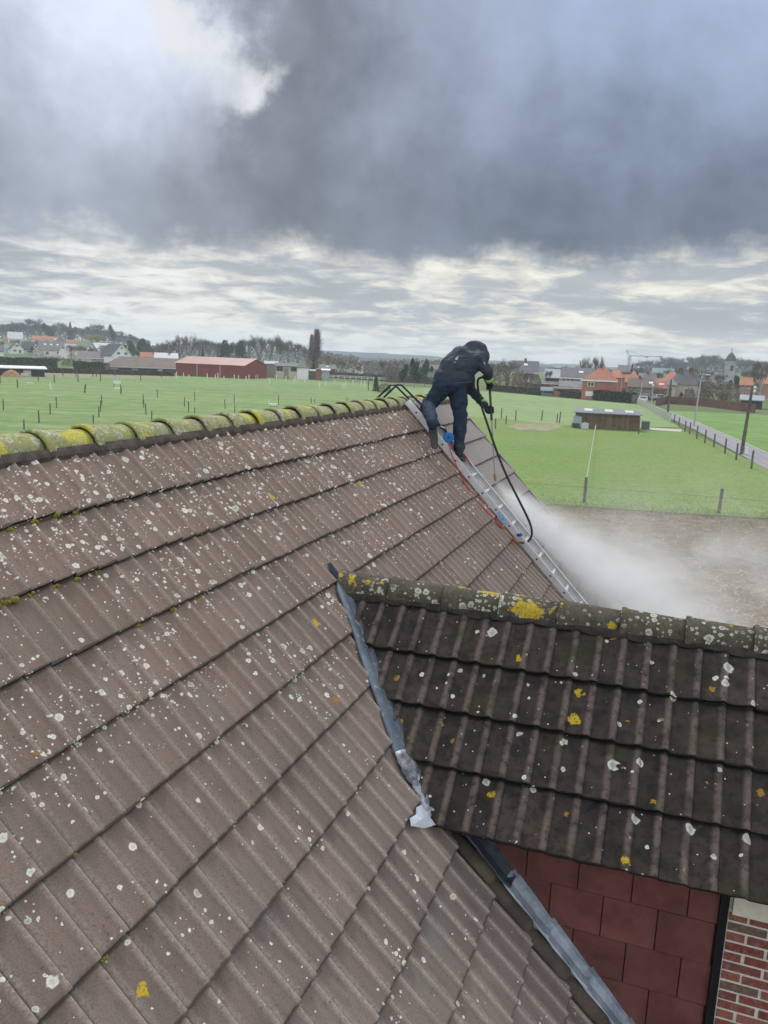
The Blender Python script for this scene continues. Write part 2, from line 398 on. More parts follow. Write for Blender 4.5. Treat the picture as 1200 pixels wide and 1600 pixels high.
def tile_roof(mb, O, A, S, N, k0, k1, courses, tilt=.028, jit=1.0, lip=.024, sub=-.034, prof=None):
    prof = prof or PROF
    """interlocking concrete tiles, two rolls each; k = rib index along A, S down the slope"""
    rg = random.Random(k0*31+len(courses))
    for ci in courses:
        k = k0 + (ci % 2)
        if k > k0: ks = [k0-1]+list(range(k, k1, 2))
        else: ks = list(range(k, k1, 2))
        for kk in ks:
            r = rg.random()
            dz = rg.gauss(0, .0016)*jit; dz2 = rg.gauss(0, .0022)*jit; ds = rg.gauss(0, .0028)*jit; tw = rg.gauss(0, .0016)*jit
            cols = [(kk+j+u, hh) for j in (0, 1) for u, hh in prof]+[(kk+1.997, 0.0)]
            rows = [(-.035, 0.0, 0), (.33, .33, 0), (.72, .72, 0), (.95, .965, 0), (.985, .985, -.0006), (1.0, 1.0, -.004)]
            vs = []; uv = []; nc = len(cols)
            for v, tl, dd in rows:
                for cx, hh in cols:
                    s_ = (ci-1+v)*G_ + (ds if v > 0 else 0)
                    h_ = sub + hh + tilt*tl + dz*(1-v) + dz2*v + dd + tw*((cx-kk)-1)*v
                    vs.append(O + A*(cx*W_) + S*s_ + N*h_); uv.append((cx*W_, s_))
            for v, off in ((1.0, .004), (1.0, lip), (.90, lip+.002)):
                for cx, hh in cols:
                    s_ = (ci-1+v)*G_+ds
                    h_ = sub + hh + tilt + dz2 - off + tw*((cx-kk)-1)
                    vs.append(O + A*(cx*W_) + S*s_ + N*h_); uv.append((cx*W_, s_))
            n = len(rows)
            f0 = [(i*nc+j, (i+1)*nc+j, (i+1)*nc+j+1, i*nc+j+1) for i in range(n-1) for j in range(nc-1)]
            f1 = [(i*nc+j, (i+1)*nc+j, (i+1)*nc+j+1, i*nc+j+1) for i in (n, n+1) for j in range(nc-1)]
            b = len(mb.v); mb.v += [tuple(q) for q in vs]; mb.uv += uv; mb.use_uv = True
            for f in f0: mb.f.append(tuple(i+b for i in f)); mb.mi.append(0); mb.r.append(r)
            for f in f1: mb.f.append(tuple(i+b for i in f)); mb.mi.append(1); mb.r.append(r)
            # side edge of the tile (interlock)
            for cidx in (0, nc-1):
                sv = [Vector(vs[i*nc+cidx]) for i in range(n)]
                sv2 = [q-N*.016 for q in sv]
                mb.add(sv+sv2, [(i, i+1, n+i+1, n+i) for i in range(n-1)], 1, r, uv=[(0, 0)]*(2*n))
house = root('brick_house', 'nearest brick house with lichen spotted brown tiled roof and dark tiled wing', 'house', (P0.x, P0.y, 0))

# main slope (k0..k1 rib indices along the ridge; verge at r = 9.34)
mb = MB(); NCR = 17
tile_roof(mb, P0, DR, DS, NM, -56, 63, range(1, NCR), jit=1.5)
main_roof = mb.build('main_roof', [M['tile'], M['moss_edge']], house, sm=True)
tag(main_roof, 'brown tiled roof slope covered in white lichen spots')
# far slope, simple but real
mb = MB()
OB = P0 - DH*.28
tile_roof(mb, OB + DR*(.0), -DR, DSB, NMB, -63, 56, range(1, 9), jit=.5)
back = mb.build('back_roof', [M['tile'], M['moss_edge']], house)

M['ridge'] = bpy.data.materials.new('ridge_tile_lichen'); M['ridge'].use_nodes = True
def ridge_mat(mt, dark=False, yl=.5):
    nt = mt.node_tree; b = nt.nodes['Principled BSDF']; h = NT(nt)
    v = h.n('ShaderNodeTexCoord').outputs['Object']; uv = h.n('ShaderNodeTexCoord').outputs['UV']
    n1 = h.noise(v, 4.2, 5, .6); n2 = h.noise(v, 16, 5, .65); n3 = h.noise(v, 90, 3, .7)
    base = ((.105, .092, .072), (.070, .064, .055)) if dark else ((.31, .315, .19), (.24, .245, .135))
    c = h.mix(h.ss(n2, .35, .65), (*base[0], 1), (*base[1], 1))
    c = h.mix(h.m('MULTIPLY', h.ss(h.noise(v, 7, 5, .6), .40, .58), .75 if not dark else .3), c, (.31, .325, .11, 1) if not dark else (.13, .125, .07, 1))
    c = h.mix(h.m('MULTIPLY', h.ss(n2, .60, .70), .5), c, (.10, .095, .07, 1) if not dark else (.03, .028, .025, 1))
    for sc_, r1, thr, sd in ((13, .42, .45 if not dark else .45, 2.1), (30, .45, .6 if not dark else .65, 9.4)):
        mk, q = lichen(h, uv, sc_, .15, r1, thr, .45, 3, sd)
        lc = h.mix(h.ss(q, .3, .8), (.30, .31, .25, 1), (.55, .56, .48, 1))
        c = h.mix(h.m('MULTIPLY', mk, h.ss(h.noise(uv, 3, 3, .5), .38, .55) if dark else .8), c, lc)
    y = h.ss(h.noise(h.vm('ADD', v, (3, 8, 5)), 3.4 if not dark else 5.5, 5, .55), (.56 if not dark else .62), (.61 if not dark else .65))
    y = h.m('MULTIPLY', y, h.ss(h.noise(v, 40, 3, .6), .33, .5, .35, 1))
    c = h.mix(h.m('MULTIPLY', y, .92), c, (.50, .46, .075, 1) if not dark else (.50, .36, .03, 1))
    c = h.vm('SCALE', c, sc=h.ss(n3, .3, .7, .75, 1.2))
    h.put(b.inputs['Base Color'], c); b.inputs['Roughness'].default_value = .92; b.inputs['Specular IOR Level'].default_value = .2
    bn = h.n('ShaderNodeBump'); bn.inputs['Strength'].default_value = .7; bn.inputs['Distance'].default_value = .008
    h.put(bn.inputs['Height'], h.m('ADD', n3, h.m('MULTIPLY', n2, 1.2))); h.put(b.inputs['Normal'], bn.outputs[0])
ridge_mat(M['ridge']); M['ridge_dark'] = bpy.data.materials.new('dark_ridge_tile_lichen'); M['ridge_dark'].use_nodes = True; ridge_mat(M['ridge_dark'], True)

def ridge_tile(name, O, A, B, matl, L=.43, R0=.122, R1=.102, Hs=1.0, parent=house, a0=-100, a1=100, th=.014, collar=.055, rg=random):
    """half-round ridge tile along A from O, B = horizontal sideways; wide end first"""
    mb = MB(); n = 15
    ax = [0, .006, collar, collar+.008, L*.5, L]
    dR = [-.004, 0, 0, -.007, -.010, -.012]
    vs = []; uv = []
    dz = rg.gauss(0, .003)
    for i, a in enumerate(ax):
        Rr = R0+(R1-R0)*(a/L)+dR[i]
        for j in range(n):
            q = R_(a0+(a1-a0)*j/(n-1))
            vs.append(O + A*a + B*(math.sin(q)*Rr) + UP*(math.cos(q)*Rr*Hs+dz)); uv.append((a+O.x, R0*q*1.0+O.y))
    for i in (len(ax)-1, 0):
        a = ax[i]; Rr = R0+(R1-R0)*(a/L)+dR[i]-th
        for j in range(n):
            q = R_(a0+(a1-a0)*j/(n-1))
            vs.append(O + A*a + B*(math.sin(q)*Rr) + UP*(math.cos(q)*Rr*Hs+dz)); uv.append((a+O.x, R0*q+O.y))
    rings = len(ax)+2
    fs = [(i*n+j, i*n+j+1, (i+1)*n+j+1, (i+1)*n+j) for i in range(rings-1) for j in range(n-1)]
    fs += [((rings-1)*n+j, (rings-1)*n+j+1, j+1, j) for j in range(n-1)]
    for j in (0, n-1): fs.append(tuple(i*n+j for i in range(rings)))
    mb.add(vs, fs, 0, 0, uv)
    return mb.build(name, matl, parent, sm=False)
rg = random.Random(5)
rt = []
k = 0; r = .99-.39*19
while r < 9.2:
    O = HW(-.15, r, -.004+rg.gauss(0, .002))
    o = ridge_tile('ridge_tile', O, (DR+DH*rg.gauss(0, .006)+UP*rg.gauss(.0, .004)).normalized(), DH, M['ridge'], R0=.140, R1=.122, Hs=1.05, rg=rg)
    for p in o.data.polygons: p.use_smooth = True
    rt.append(o); r += .39
# dark ribbed ridge roll under the ridge tiles
mb = MB(); vs = []; fs = []; nn = 0
r = -7.9; cols = []
while r < 9.3:
    u = (r/W_) % 1.0
    hh = 0
    for (u0, h0), (u1, h1) in zip(PROF, PROF[1:]+[(1.0, 0)]):
        if u0 <= u <= u1: hh = h0+(h1-h0)*(u-u0)/(u1-u0)
    cols.append((r, hh, .002 if nn % 2 else -.002)); nn += 1; r += .0098
n = len(cols)
for s_, base in ((-.05, .004), (-.02, .003), (.000, -.002), (.007, -.010)):
    for i, (rr, hh, z) in enumerate(cols):
        vs.append(RF(rr, s_+(.004*math.sin(rr*5.1)+(.010 if hh < .02 else 0) if s_ > .0 else 0), base+(hh-.034+.008 if s_ > 0 else 0)+z+.006))
fs = [(i*n+j, i*n+j+1, (i+1)*n+j+1, (i+1)*n+j) for i in range(3) for j in range(n-1)]
mb.add(vs, fs)
M['roll'] = mat('dark_ridge_roll', (.085, .070, .058), .85, var=.4, vscale=12)
mb.build('ridge_roll', M['roll'], house)
# verge strip on the far gable edge
mb = MB()
s_ = 0.0
while s_ < 5.5:
    mb.frame(RF(9.29, s_, -.05), DR*.06, DS*.352, NM*.062+DS*.0)
    s_ += .345
mb.build('verge', M['tile'], house)
# walls of the house
def brick_material(name, c1, c2, mortar, scale=1.0, squash=True):
    mt = bpy.data.materials.new(name); mt.use_nodes = True; h = NT(mt.node_tree); b = mt.node_tree.nodes['Principled BSDF']
    v = h.n('ShaderNodeTexCoord').outputs['Object']; x, y, z = h.xyz(v)
    vv = h.comb(h.m('ADD', x, h.m('MULTIPLY', y, .9)), z, 0)
    br = h.n('ShaderNodeTexBrick'); h.put(br.inputs['Vector'], vv); br.inputs['Scale'].default_value = 1
    br.inputs['Brick Width'].default_value = .22*scale; br.inputs['Row Height'].default_value = .063*scale; br.inputs['Mortar Size'].default_value = .007*scale
    h.put(br.inputs['Color1'], c1); h.put(br.inputs['Color2'], c2); h.put(br.inputs['Mortar'], mortar)
    c = h.vm('SCALE', br.outputs[0], sc=h.ss(h.noise(v, 20, 5, .6), .3, .7, .8, 1.15))
    h.put(b.inputs['Base Color'], c); b.inputs['Roughness'].default_value = .9
    return mt
M['brick_wall'] = brick_material('red_brick_wall', (.25, .085, .06), (.17, .06, .05), (.45, .41, .36))
mb = MB(); z0 = ZG-.2
XE, XB = 3.66, -3.94
zr = -.16
A_, B_ = 9.2, -8.0
for y in (A_-.25, B_+.25):
    a = [HW(XE, y, z0), HW(XE, y, -ta*XE-.12), HW(-.14, y, zr), HW(XB, y, -ta*XE-.12), HW(XB, y, z0)]
    th = DR*(.22 if y > 0 else -.22)
    b_ = [p+th*-1 for p in a]
    mb.add(a+b_, [(0, 1, 2, 3, 4), (9, 8, 7, 6, 5)]+[(i, (i+1) % 5, 5+(i+1) % 5, 5+i) for i in range(5)])
for x in (XE-.22, XB):
    mb.frame(HW(x, B_+.5, z0), DH*.22, DR*(A_-B_-1.0), UP*(-ta*XE-.16-z0))
mb.build('wall', M['brick_wall'], house)
# eave gutter of the main roof
mb = MB(); vs = []; n = 9; xe = 16*G_*ca+.03; ze = -16*G_*sa-.06
for y in (-8.2, 9.3):
    for j in range(n):
        q = math.pi+math.pi*j/(n-1); vs.append(HW(xe+.06+.06*math.cos(q), y, ze+.06*math.sin(q)))
mb.add(vs, [(j, j+1, n+j+1, n+j) for j in range(n-1)])
M['zinc'] = mat('weathered_zinc', (.30, .32, .34), .5, .6, var=.2, vscale=6)
mb.build('gutter', M['zinc'], house)

# ------------------------------------------------------------------ side wing with its own dark roof
BE = R_(47); cb, sb, tb = math.cos(BE), math.sin(BE), math.tan(BE)
YR, ZA = 2.75, -.936
WO = HW(0, YR, ZA)
WS = -DR*cb - UP*sb; WN = -DR*sb + UP*cb
WSB = DR*cb - UP*sb; WNB = DR*sb + UP*cb
def clip_main(o, off, parent):
    """cut away what lies below the main roof slope"""
    bm = bmesh.new(); bm.from_mesh(o.data)
    pl = P0 + NM*off - WL[parent.name]
    bmesh.ops.bisect_plane(bm, geom=bm.verts[:]+bm.edges[:]+bm.faces[:], plane_co=pl, plane_no=NM, clear_inner=True)
    bm.to_mesh(o.data); bm.free()
mb = MB(); GW = .345
_g = G_
# ribs on this roof run down the slope; phase from the photograph
tile_roof(mb, WO + DH*(.035) + WS*(.175), DH, WS, WN, 4, 40, range(1, 5), tilt=.036, jit=1.6, lip=.034, sub=-.036, prof=PROF2)
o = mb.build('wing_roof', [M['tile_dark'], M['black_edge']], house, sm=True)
clip_main(o, .012, house); tag(o, 'dark mossy tiled roof slope of the side wing with white and yellow lichen')
mb = MB()
tile_roof(mb, WO + WSB*.175, -DH, WSB, WNB, -40, -4, range(1, 5), jit=1.0)
o = mb.build('wing_back_roof', [M['tile_dark'], M['black_edge']], house); clip_main(o, .012, house)
# ridge tiles of the wing: long, low angular-round, joints about every .39 m
x = .97
rg = random.Random(9)
while x < 5.7:
    L = .43
    O = HW(x, YR+.0, ZA-.102+rg.gauss(0, .003))
    o = ridge_tile('ridge_tile', O, (DH+DR*rg.gauss(0, .01)+UP*rg.gauss(-.006, .006)).normalized(), -DR, M['ridge_dark'], L=L, R0=.120, R1=.112, collar=.03, rg=rg)
    for p in o.data.polygons: p.use_smooth = True
    tag(o, 'dark wing ridge tile with pale ring lichens')
    x += .39
# dark ribbed roll below the wing ridge
mb = MB(); vs = []; n = 0; x = 1.0
while x < 5.7: n += 1; x += .0098
for s_, bs in ((.12, .000), (.15, .004), (.180, .002), (.192, -.006)):
    for i in range(n):
        xx = 1.0+i*.0098
        u = ((xx-.035)/W_) % 1.0; hh = .02*smooth(.5, .88, u)*(1-smooth(.92, 1, u))
        vs.append(WO + DH*xx + WS*(s_+(.006*math.sin(xx*7)+.004*math.sin(xx*23) if s_ > .18 else 0)) + WN*(bs+(hh-.008 if s_ > .15 else 0)+(.0018 if i % 2 else -.0018)))
mb.add(vs, [(i*n+j, i*n+j+1, (i+1)*n+j+1, (i+1)*n+j) for i in range(3) for j in range(n-1)])
M['roll2'] = mat('black_ridge_roll', (.04, .035, .03), .85, var=.4, vscale=12)
o = mb.build('ridge_roll', M['roll2'], house); clip_main(o, .012, house)

# cheek wall: red flat tiles, half bond, each tile a thin slab
M['cheek'] = mat('dark_red_slab', (.160, .062, .056), .82, var=.25, vscale=5, bump=.35, bscale=120, rnd=.16)
M['joint'] = mat('dark_red_joint', (.055, .018, .02), .9)
mb = MB(); rg = random.Random(3); YW = 2.0
row = 0
zt = -1.925
while zt > -5.6:
    x0 = 1.94-(.152 if row % 2 == 0 else 0.0)-.61+.30
    x = x0
    while x < 3.60:
        x1 = min(x+.305, 3.622)
        # skip tiles wholly beneath the main slope
        if zt > -ta*x1-.05 and x1 > 1.2:
            g2 = .0035
            tl = rg.gauss(0, .0012); p = HW(x+g2, YW-.012+tl, zt-.265+g2)
            mb.frame(p, DH*(x1-x-2*g2), DR*.011, UP*(.265-2*g2)+DR*.005, 0, rg.random())
        x += .305
    zt -= .265; row += 1
mb.build('cheek_cladding', M['cheek'], house)
mb = MB(); mb.frame(HW(.9, YW+.004, -5.6), DH*2.74, DR*.1, UP*3.7)
o = mb.build('cheek_wall', M['joint'], house); 
# dark corner strip, white frieze board, brick wing wall
M['black_trim'] = mat('black_trim', (.012, .012, .013), .5)
mb = MB(); mb.frame(HW(3.622, YW-.035, -5.9), DH*.022, DR*.05, UP*3.75); mb.frame(HW(3.646, YW-.022, -5.9), DH*.022, DR*.03, UP*3.66)
mb.build('corner_trim', M['black_trim'], house)
M['cream'] = mat('cream_board', (.74, .71, .62), .6, var=.06, vscale=20)
mb = MB(); mb.frame(HW(3.685, YW-.05, -2.345), DH*2.1, DR*.05, UP*.115)
mb.build('frieze_board', M['cream'], house)
mb = MB()
mb.frame(HW(3.67, YW+.001, z0), DH*2.0, DR*.2, UP*(-2.2-z0)); mb.frame(HW(3.67, 3.5, z0), DH*2.0, DR*.2, UP*(-2.2-z0))
a = [HW(5.67, YW, z0), HW(5.67, YW, -1.9), HW(5.67, 2.75, -1.05), HW(5.67, 3.7, -1.9), HW(5.67, 3.7, z0)]
mb.add(a+[p-DH*.2 for p in a], [(0, 1, 2, 3, 4), (9, 8, 7, 6, 5)]+[(i, (i+1) % 5, 5+(i+1) % 5, 5+i) for i in range(5)])
M['mortar'] = mat('pale_mortar', (.72, .69, .64), .95, var=.12, vscale=25, bump=.4)
mb.build('wing_wall', M['mortar'], house)
def brick_face_mat():
    mt = bpy.data.materials.new('red_brick'); mt.use_nodes = True; h = NT(mt.node_tree); b = mt.node_tree.nodes['Principled BSDF']
    v = h.n('ShaderNodeTexCoord').outputs['Object']; r = h.attr('rnd')
    cr = h.n('ShaderNodeValToRGB'); e = cr.color_ramp.elements
    e[0].position = 0; e[0].color = (.20, .045, .035, 1); e[1].position = 1; e[1].color = (.16, .12, .09, 1)
    for p_, c_ in ((.35, (.25, .07, .055, 1)), (.65, (.32, .115, .085, 1)), (.86, (.19, .055, .05, 1))):
        q = e.new(p_); q.color = c_
    h.put(cr.inputs[0], r)
    c = h.mix(h.ss(h.noise(v, 30, 6, .65), .45, .7, 0, .6), cr.outputs[0], (.30, .20, .16, 1))
    c = h.vm('SCALE', c, sc=h.ss(h.noise(v, 90, 4, .6), .3, .7, .75, 1.2))
    h.put(b.inputs['Base Color'], c); b.inputs['Roughness'].default_value = .9
    bn = h.n('ShaderNodeBump'); bn.inputs['Strength'].default_value = .6; bn.inputs['Distance'].default_value = .006
    h.put(bn.inputs['Height'], h.noise(v, 70, 5, .7)); h.put(b.inputs['Normal'], bn.outputs[0]); return mt
M['brick'] = brick_face_mat()
mb = MB(); z = -2.36; row = 0; rg = random.Random(11)
while z > -5.4:
    x = 3.672; first = True
    pat = [.205, .205] if row % 2 else [.098, .205]
    i = 0
    while x < 5.6:
        L = pat[0] if first and row % 2 == 0 else .205
        if first and row % 2: L = .205
        first = False
        p = HW(x+.005, YW-.004+rg.gauss(0, .0008), z-.051+rg.gauss(0, .0008))
        mb.frame(p, DH*(L-.008+rg.gauss(0, .002)), DR*.02, UP*(.0475+rg.gauss(0, .0007)), 0, rg.random())
        x += L+.0085
    z -= .0625; row += 1
mb.build('brick_facing', M['brick'], house)
# soffit board under the wing eave
mb = MB(); mb.frame(WO+DH*1.9+WS*1.50-WN*.055, DH*3.8, WN*.02, -WS*.5)
o = mb.build('soffit', M['black_trim'], house); clip_main(o, .0, house)

# ------------------------------------------------------------------ leadwork
def lead_mat():
    mt = bpy.data.materials.new('blue_grey_lead'); mt.use_nodes = True; h = NT(mt.node_tree); b = mt.node_tree.nodes['Principled BSDF']
    v = h.n('ShaderNodeTexCoord').outputs['Object']
    c = h.mix(h.ss(h.noise(v, 5, 5, .6), .3, .7), (.085, .112, .142, 1), (.150, .185, .225, 1))
    c = h.mix(h.ss(h.noise(v, 22, 5, .65), .56, .70, 0, .65), c, (.38, .43, .50, 1))
    c = h.mix(h.ss(h.noise(h.vm('ADD', v, (5, 5, 5)), 12, 5, .65), .56, .72, 0, .6), c, (.06, .07, .07, 1))
    h.put(b.inputs['Base Color'], c); b.inputs['Metallic'].default_value = .35; b.inputs['Roughness'].default_value = .48
    bn = h.n('ShaderNodeBump'); bn.inputs['Strength'].default_value = .35; bn.inputs['Distance'].default_value = .01
    h.put(bn.inputs['Height'], h.noise(v, 18, 4, .6)); h.put(b.inputs['Normal'], bn.outputs[0]); return mt
M['lead'] = lead_mat(); M['lead_pale'] = mat('pale_lead', (.52, .57, .63), .5, .3, var=.12, vscale=14, bump=.5, bscale=25)
M['lead_step'] = mat('dressed_lead', (.20, .24, .29), .45, .35, var=.3, vscale=7, bump=.6, bscale=22, col2=(.42, .47, .55))
M['lead_dark'] = mat('dark_blue_lead', (.055, .072, .092), .55, .3, var=.3, vscale=14)
# valley line on the main slope, r as a function of s
def valley_r(s): return 2.75-(s*sa*1.0+ -.936)/tb if False else YR-(s*sa+ZA)/tb
def sweep(name, stations, matl, thick=.004):
    """stations: list of cross-sections (lists of world points)"""
    mb = MB(); n = len(stations[0]); vs = [p for st_ in stations for p in st_]
    mb.add(vs, [(i*n+j, i*n+j+1, (i+1)*n+j+1, (i+1)*n+j) for i in range(len(stations)-1) for j in range(n-1)])
    o = mb.build(name, matl, house, sm=True)
    md = o.modifiers.new('thickness', 'SOLIDIFY'); md.thickness = thick; md.offset = 0
    return o
st_ = []
N_ = 40
for i in range(N_+1):
    s_ = 1.33+(2.50-1.33)*i/N_
    rv = valley_r(s_)
    wd = (.048+.024*(i/N_)+.003*math.sin(i*.37))*smooth(-3, 4, i)
    row_ = []
    for q, hh in ((1.0, .010), (.8, .024), (.45, .032), (.1, .030), (-.15, .032), (-.45, .05)):
        row_.append(RF(rv-wd*q*1.25, s_-wd*q*.55+.02, hh+.004*mnoise.noise(Vector((i*.3, q*3, 0)))))
    st_.append(row_)
vf = sweep('valley_flashing', st_, M['lead'])
# crumpled lower end, paler, ending in a white flap
st_ = []
for i in range(15):
    s_ = 2.47+.36*i/14; rv = valley_r(s_); wd = .078-.048*smooth(2, 10, i)
    row_ = []
    for q, hh in ((1.0, .014), (.75, .032), (.45, .044), (.1, .036), (-.2, .036), (-.45, .046)):
        row_.append(RF(rv-wd*q*1.2, s_-wd*q*.5+.03, hh+.018*mnoise.noise(Vector((i*.8, q*3.1, 4)))))
    st_.append(row_)
M['lead_mid'] = mat('crumpled_lead', (.10, .105, .115), .45, .3, var=.5, vscale=16, bump=.9, bscale=28, col2=(.46, .49, .54))
o = sweep('flashing_end', st_, M['lead_mid']); tag(o, 'crumpled silvery lower end of the valley lead')
def RPX(px, py, h_=0.0):
    d = ray(px, py); q_ = P0+NM*h_; return EYE+d*((q_-EYE).dot(NM)/d.dot(NM))
mb = MB()
fl = [(642, 1291, .02), (640, 1279, .022), (650, 1273, .03), (650, 1262, .045), (658, 1258, .06), (668, 1272, .06), (680, 1289, .05), (663, 1294, .026)]
vs = [RPX(*p) for p in fl]; vs.append(RPX(659, 1280, .045)); n = len(fl)
mb.add(vs, [(i, (i+1) % n, n) for i in range(n)])
o = mb.build('flashing_flap', M['lead_pale'], house); md = o.modifiers.new('thickness', 'SOLIDIFY'); md.thickness = .004
tag(o, 'pale grey flap at the foot of the valley lead')
# dark upturned tip at the head of the valley
mb = MB()
hp = [pt(521, 912, 5.70), pt(531, 908, 5.68), pt(527, 893, 5.70), pt(517, 879, 5.74), pt(511, 881, 5.74), pt(514, 894, 5.72)]
mb.add(hp, [(0, 1, 2, 5), (5, 2, 3, 4)])
o = mb.build('flashing_tip', M['lead_dark'], house); md = o.modifiers.new('thickness', 'SOLIDIFY'); md.thickness = .006
tag(o, 'dark upturned tip at the top of the valley lead')
# dark verge rolls and stepped lead pieces along the cheek
M['roll_olive'] = mat('dark_olive_roll', (.070, .055, .046), .8, var=.3, vscale=4, bump=.5, bscale=80, col2=(.125, .105, .08))
for i in range(8):
    s0 = 3.06+.345*(i)-.02
    mb = MB(); n = 9; vs = []
    for a, dd in ((0.0, -.018), (.30, .004), (.348, .006), (.360, -.006), (.366, -.034)):
        for j in range(n):
            q = R_(-90+180*j/(n-1)); Rr = .050
            vs.append(RF(1.858+Rr*math.sin(q)+.004*(i%2), s0+a-(.03*abs(math.sin(q))**3 if a > .3 else 0), -.012+dd+Rr*math.cos(q)*.9))
    mb.add(vs, [(i2*n+j, i2*n+j+1, (i2+1)*n+j+1, (i2+1)*n+j) for i2 in range(4) for j in range(n-1)])
    o = mb.build('verge_roll', M['roll_olive'], house, sm=True); md = o.modifiers.new('thickness', 'SOLIDIFY'); md.thickness = .012; md.offset = -1
for i in range(8):
    s0 = 3.10+.36*i; st_ = []
    for k_ in range(9):
        a = .405*k_/8
        wob = .005*mnoise.noise(Vector((i*3.1, k_*.7, 0)))
        fl_ = .012*(1 if k_ == 8 else 0)
        st_.append([RF(1.888, s0+a, .036+wob+fl_), RF(1.896, s0+a, .045+wob+fl_), RF(1.945+.01*k_/8, s0+a, .050+wob+fl_), RF(1.986, s0+a, .078+wob), RF(1.990, s0+a+.004, .112-.02*(k_/8)+wob)])
    o = sweep('step_flashing', st_, M['lead_step'] if i else M['lead_dark'], .004)
    for p in o.data.polygons: p.use_smooth = False
    # folded tab at the joint
# moss clumps sitting in the laps
M['moss_y'] = mat('yellow_green_moss', (.16, .14, .03), .95, var=.4, vscale=60, bump=.8, bscale=90, col2=(.30, .26, .05))
mb = MB(); rg = random.Random(21)
mo = [(1, [48, 165, 342, 470, 1000], []), ]
def mclump(r_, s_, sz):
    for k_ in range(5):
        mb.ball(RF(r_+rg.gauss(0, sz*.7), s_+rg.gauss(.004, sz*.25), .0+rg.random()*.008), (sz*rg.uniform(.4, .8),)*3, nu=7, nv=5)
for px, py, sz in ((14, 827, .016), (52, 815, .018), (86, 806, .018), (117, 800, .016), (4, 942, .02), (20, 938, .02), (48, 930, .016), (87, 915, .015), (118, 905, .016), (150, 894, .012), (213, 978, .015), (268, 953, .014), (258, 841, .010), (313, 832, .010), (290, 755, .009), (220, 1096, .012), (149, 1142, .010), (115, 1337, .010), (161, 1498, .009), (437, 1382, .009), (394, 1257, .009)):
    d = ray(px, py); tt = ((P0-EYE).dot(NM))/d.dot(NM); q = EYE+d*tt-P0
    mclump(q.dot(DR), q.dot(DS), sz)
mo = mb.build('moss', M['moss_y'], house); tag(mo, 'yellow green moss clumps in the tile laps', kind='stuff')
# ================================================================== GROUND, FIELDS, ROAD
def field_mat(name, c1, c2, c3=None, stripe=None, sc=1.0, yel=.0, tuft=.5):
    mt = bpy.data.materials.new(name); mt.use_nodes = True; h = NT(mt.node_tree); b = mt.node_tree.nodes['Principled BSDF']
    v = h.n('ShaderNodeTexCoord').outputs['Object']
    big = h.noise(v, .035*sc, 5, .6); mid = h.noise(v, .35*sc, 5, .65); fine = h.noise(v, 3.5, 5, .7)
    c = h.mix(h.ss(big, .35, .65), (*c1, 1), (*c2, 1))
    if c3: c = h.mix(h.m('MULTIPLY', h.ss(mid, .45, .68), .7), c, (*c3, 1))
    if stripe:
        ang, wd, amp = stripe
        x, y, z = h.xyz(v)
        q = h.m('ADD', h.m('MULTIPLY', x, math.cos(ang)), h.m('MULTIPLY', y, math.sin(ang)))
        q = h.m('ADD', q, h.m('MULTIPLY', h.noise(v, .02, 3, .5), 14))
        s_ = h.noise(h.comb(h.m('DIVIDE', q, wd), 0, 0), 1.0, 2, .6)
        c = h.vm('SCALE', c, sc=h.ss(s_, .35, .65, 1-amp, 1+amp))
    c = h.vm('SCALE', c, sc=h.ss(fine, .3, .7, 1-tuft*.35, 1+tuft*.3))
    c = h.vm('SCALE', c, sc=h.ss(mid, .3, .7, .9, 1.1))
    h.put(b.inputs['Base Color'], c); b.inputs['Roughness'].default_value = .95; b.inputs['Specular IOR Level'].default_value = .15
    bn = h.n('ShaderNodeBump'); bn.inputs['Strength'].default_value = .5; bn.inputs['Distance'].default_value = .15
    h.put(bn.inputs['Height'], h.m('ADD', fine, mid)); h.put(b.inputs['Normal'], bn.outputs[0])
    return mt
M['ground'] = field_mat('ground_grass', (.145, .19, .075), (.11, .15, .06), (.17, .17, .09))
M['left_field'] = field_mat('striped_pasture', (.195, .285, .112), (.168, .255, .095), (.235, .285, .130), stripe=(R_(88), 4.2, .13), tuft=.35)
M['back_field'] = field_mat('smooth_pasture', (.235, .320, .145), (.205, .295, .125), (.25, .315, .155), tuft=.25)
M['paddock'] = field_mat('paddock_grass', (.168, .262, .075), (.205, .275, .095), (.128, .210, .055), sc=1.6, tuft=.6)
M['right_field'] = field_mat('right_pasture', (.18, .30, .092), (.155, .265, .08), (.20, .285, .10), stripe=(R_(30), 5, .08), tuft=.35)
M['rough'] = field_mat('rough_grass', (.28, .28, .17), (.22, .22, .13), (.33, .30, .21), sc=2, tuft=.7)
M['stubble'] = field_mat('stubble_soil', (.185, .142, .095), (.135, .105, .072), (.26, .21, .145), sc=3, tuft=.9)
M['road'] = mat('grey_road', (.27, .27, .285), .9, var=.08, vscale=.6, bump=.2, bscale=30)
M['roadedge'] = mat('pale_kerb', (.48, .46, .42), .9)
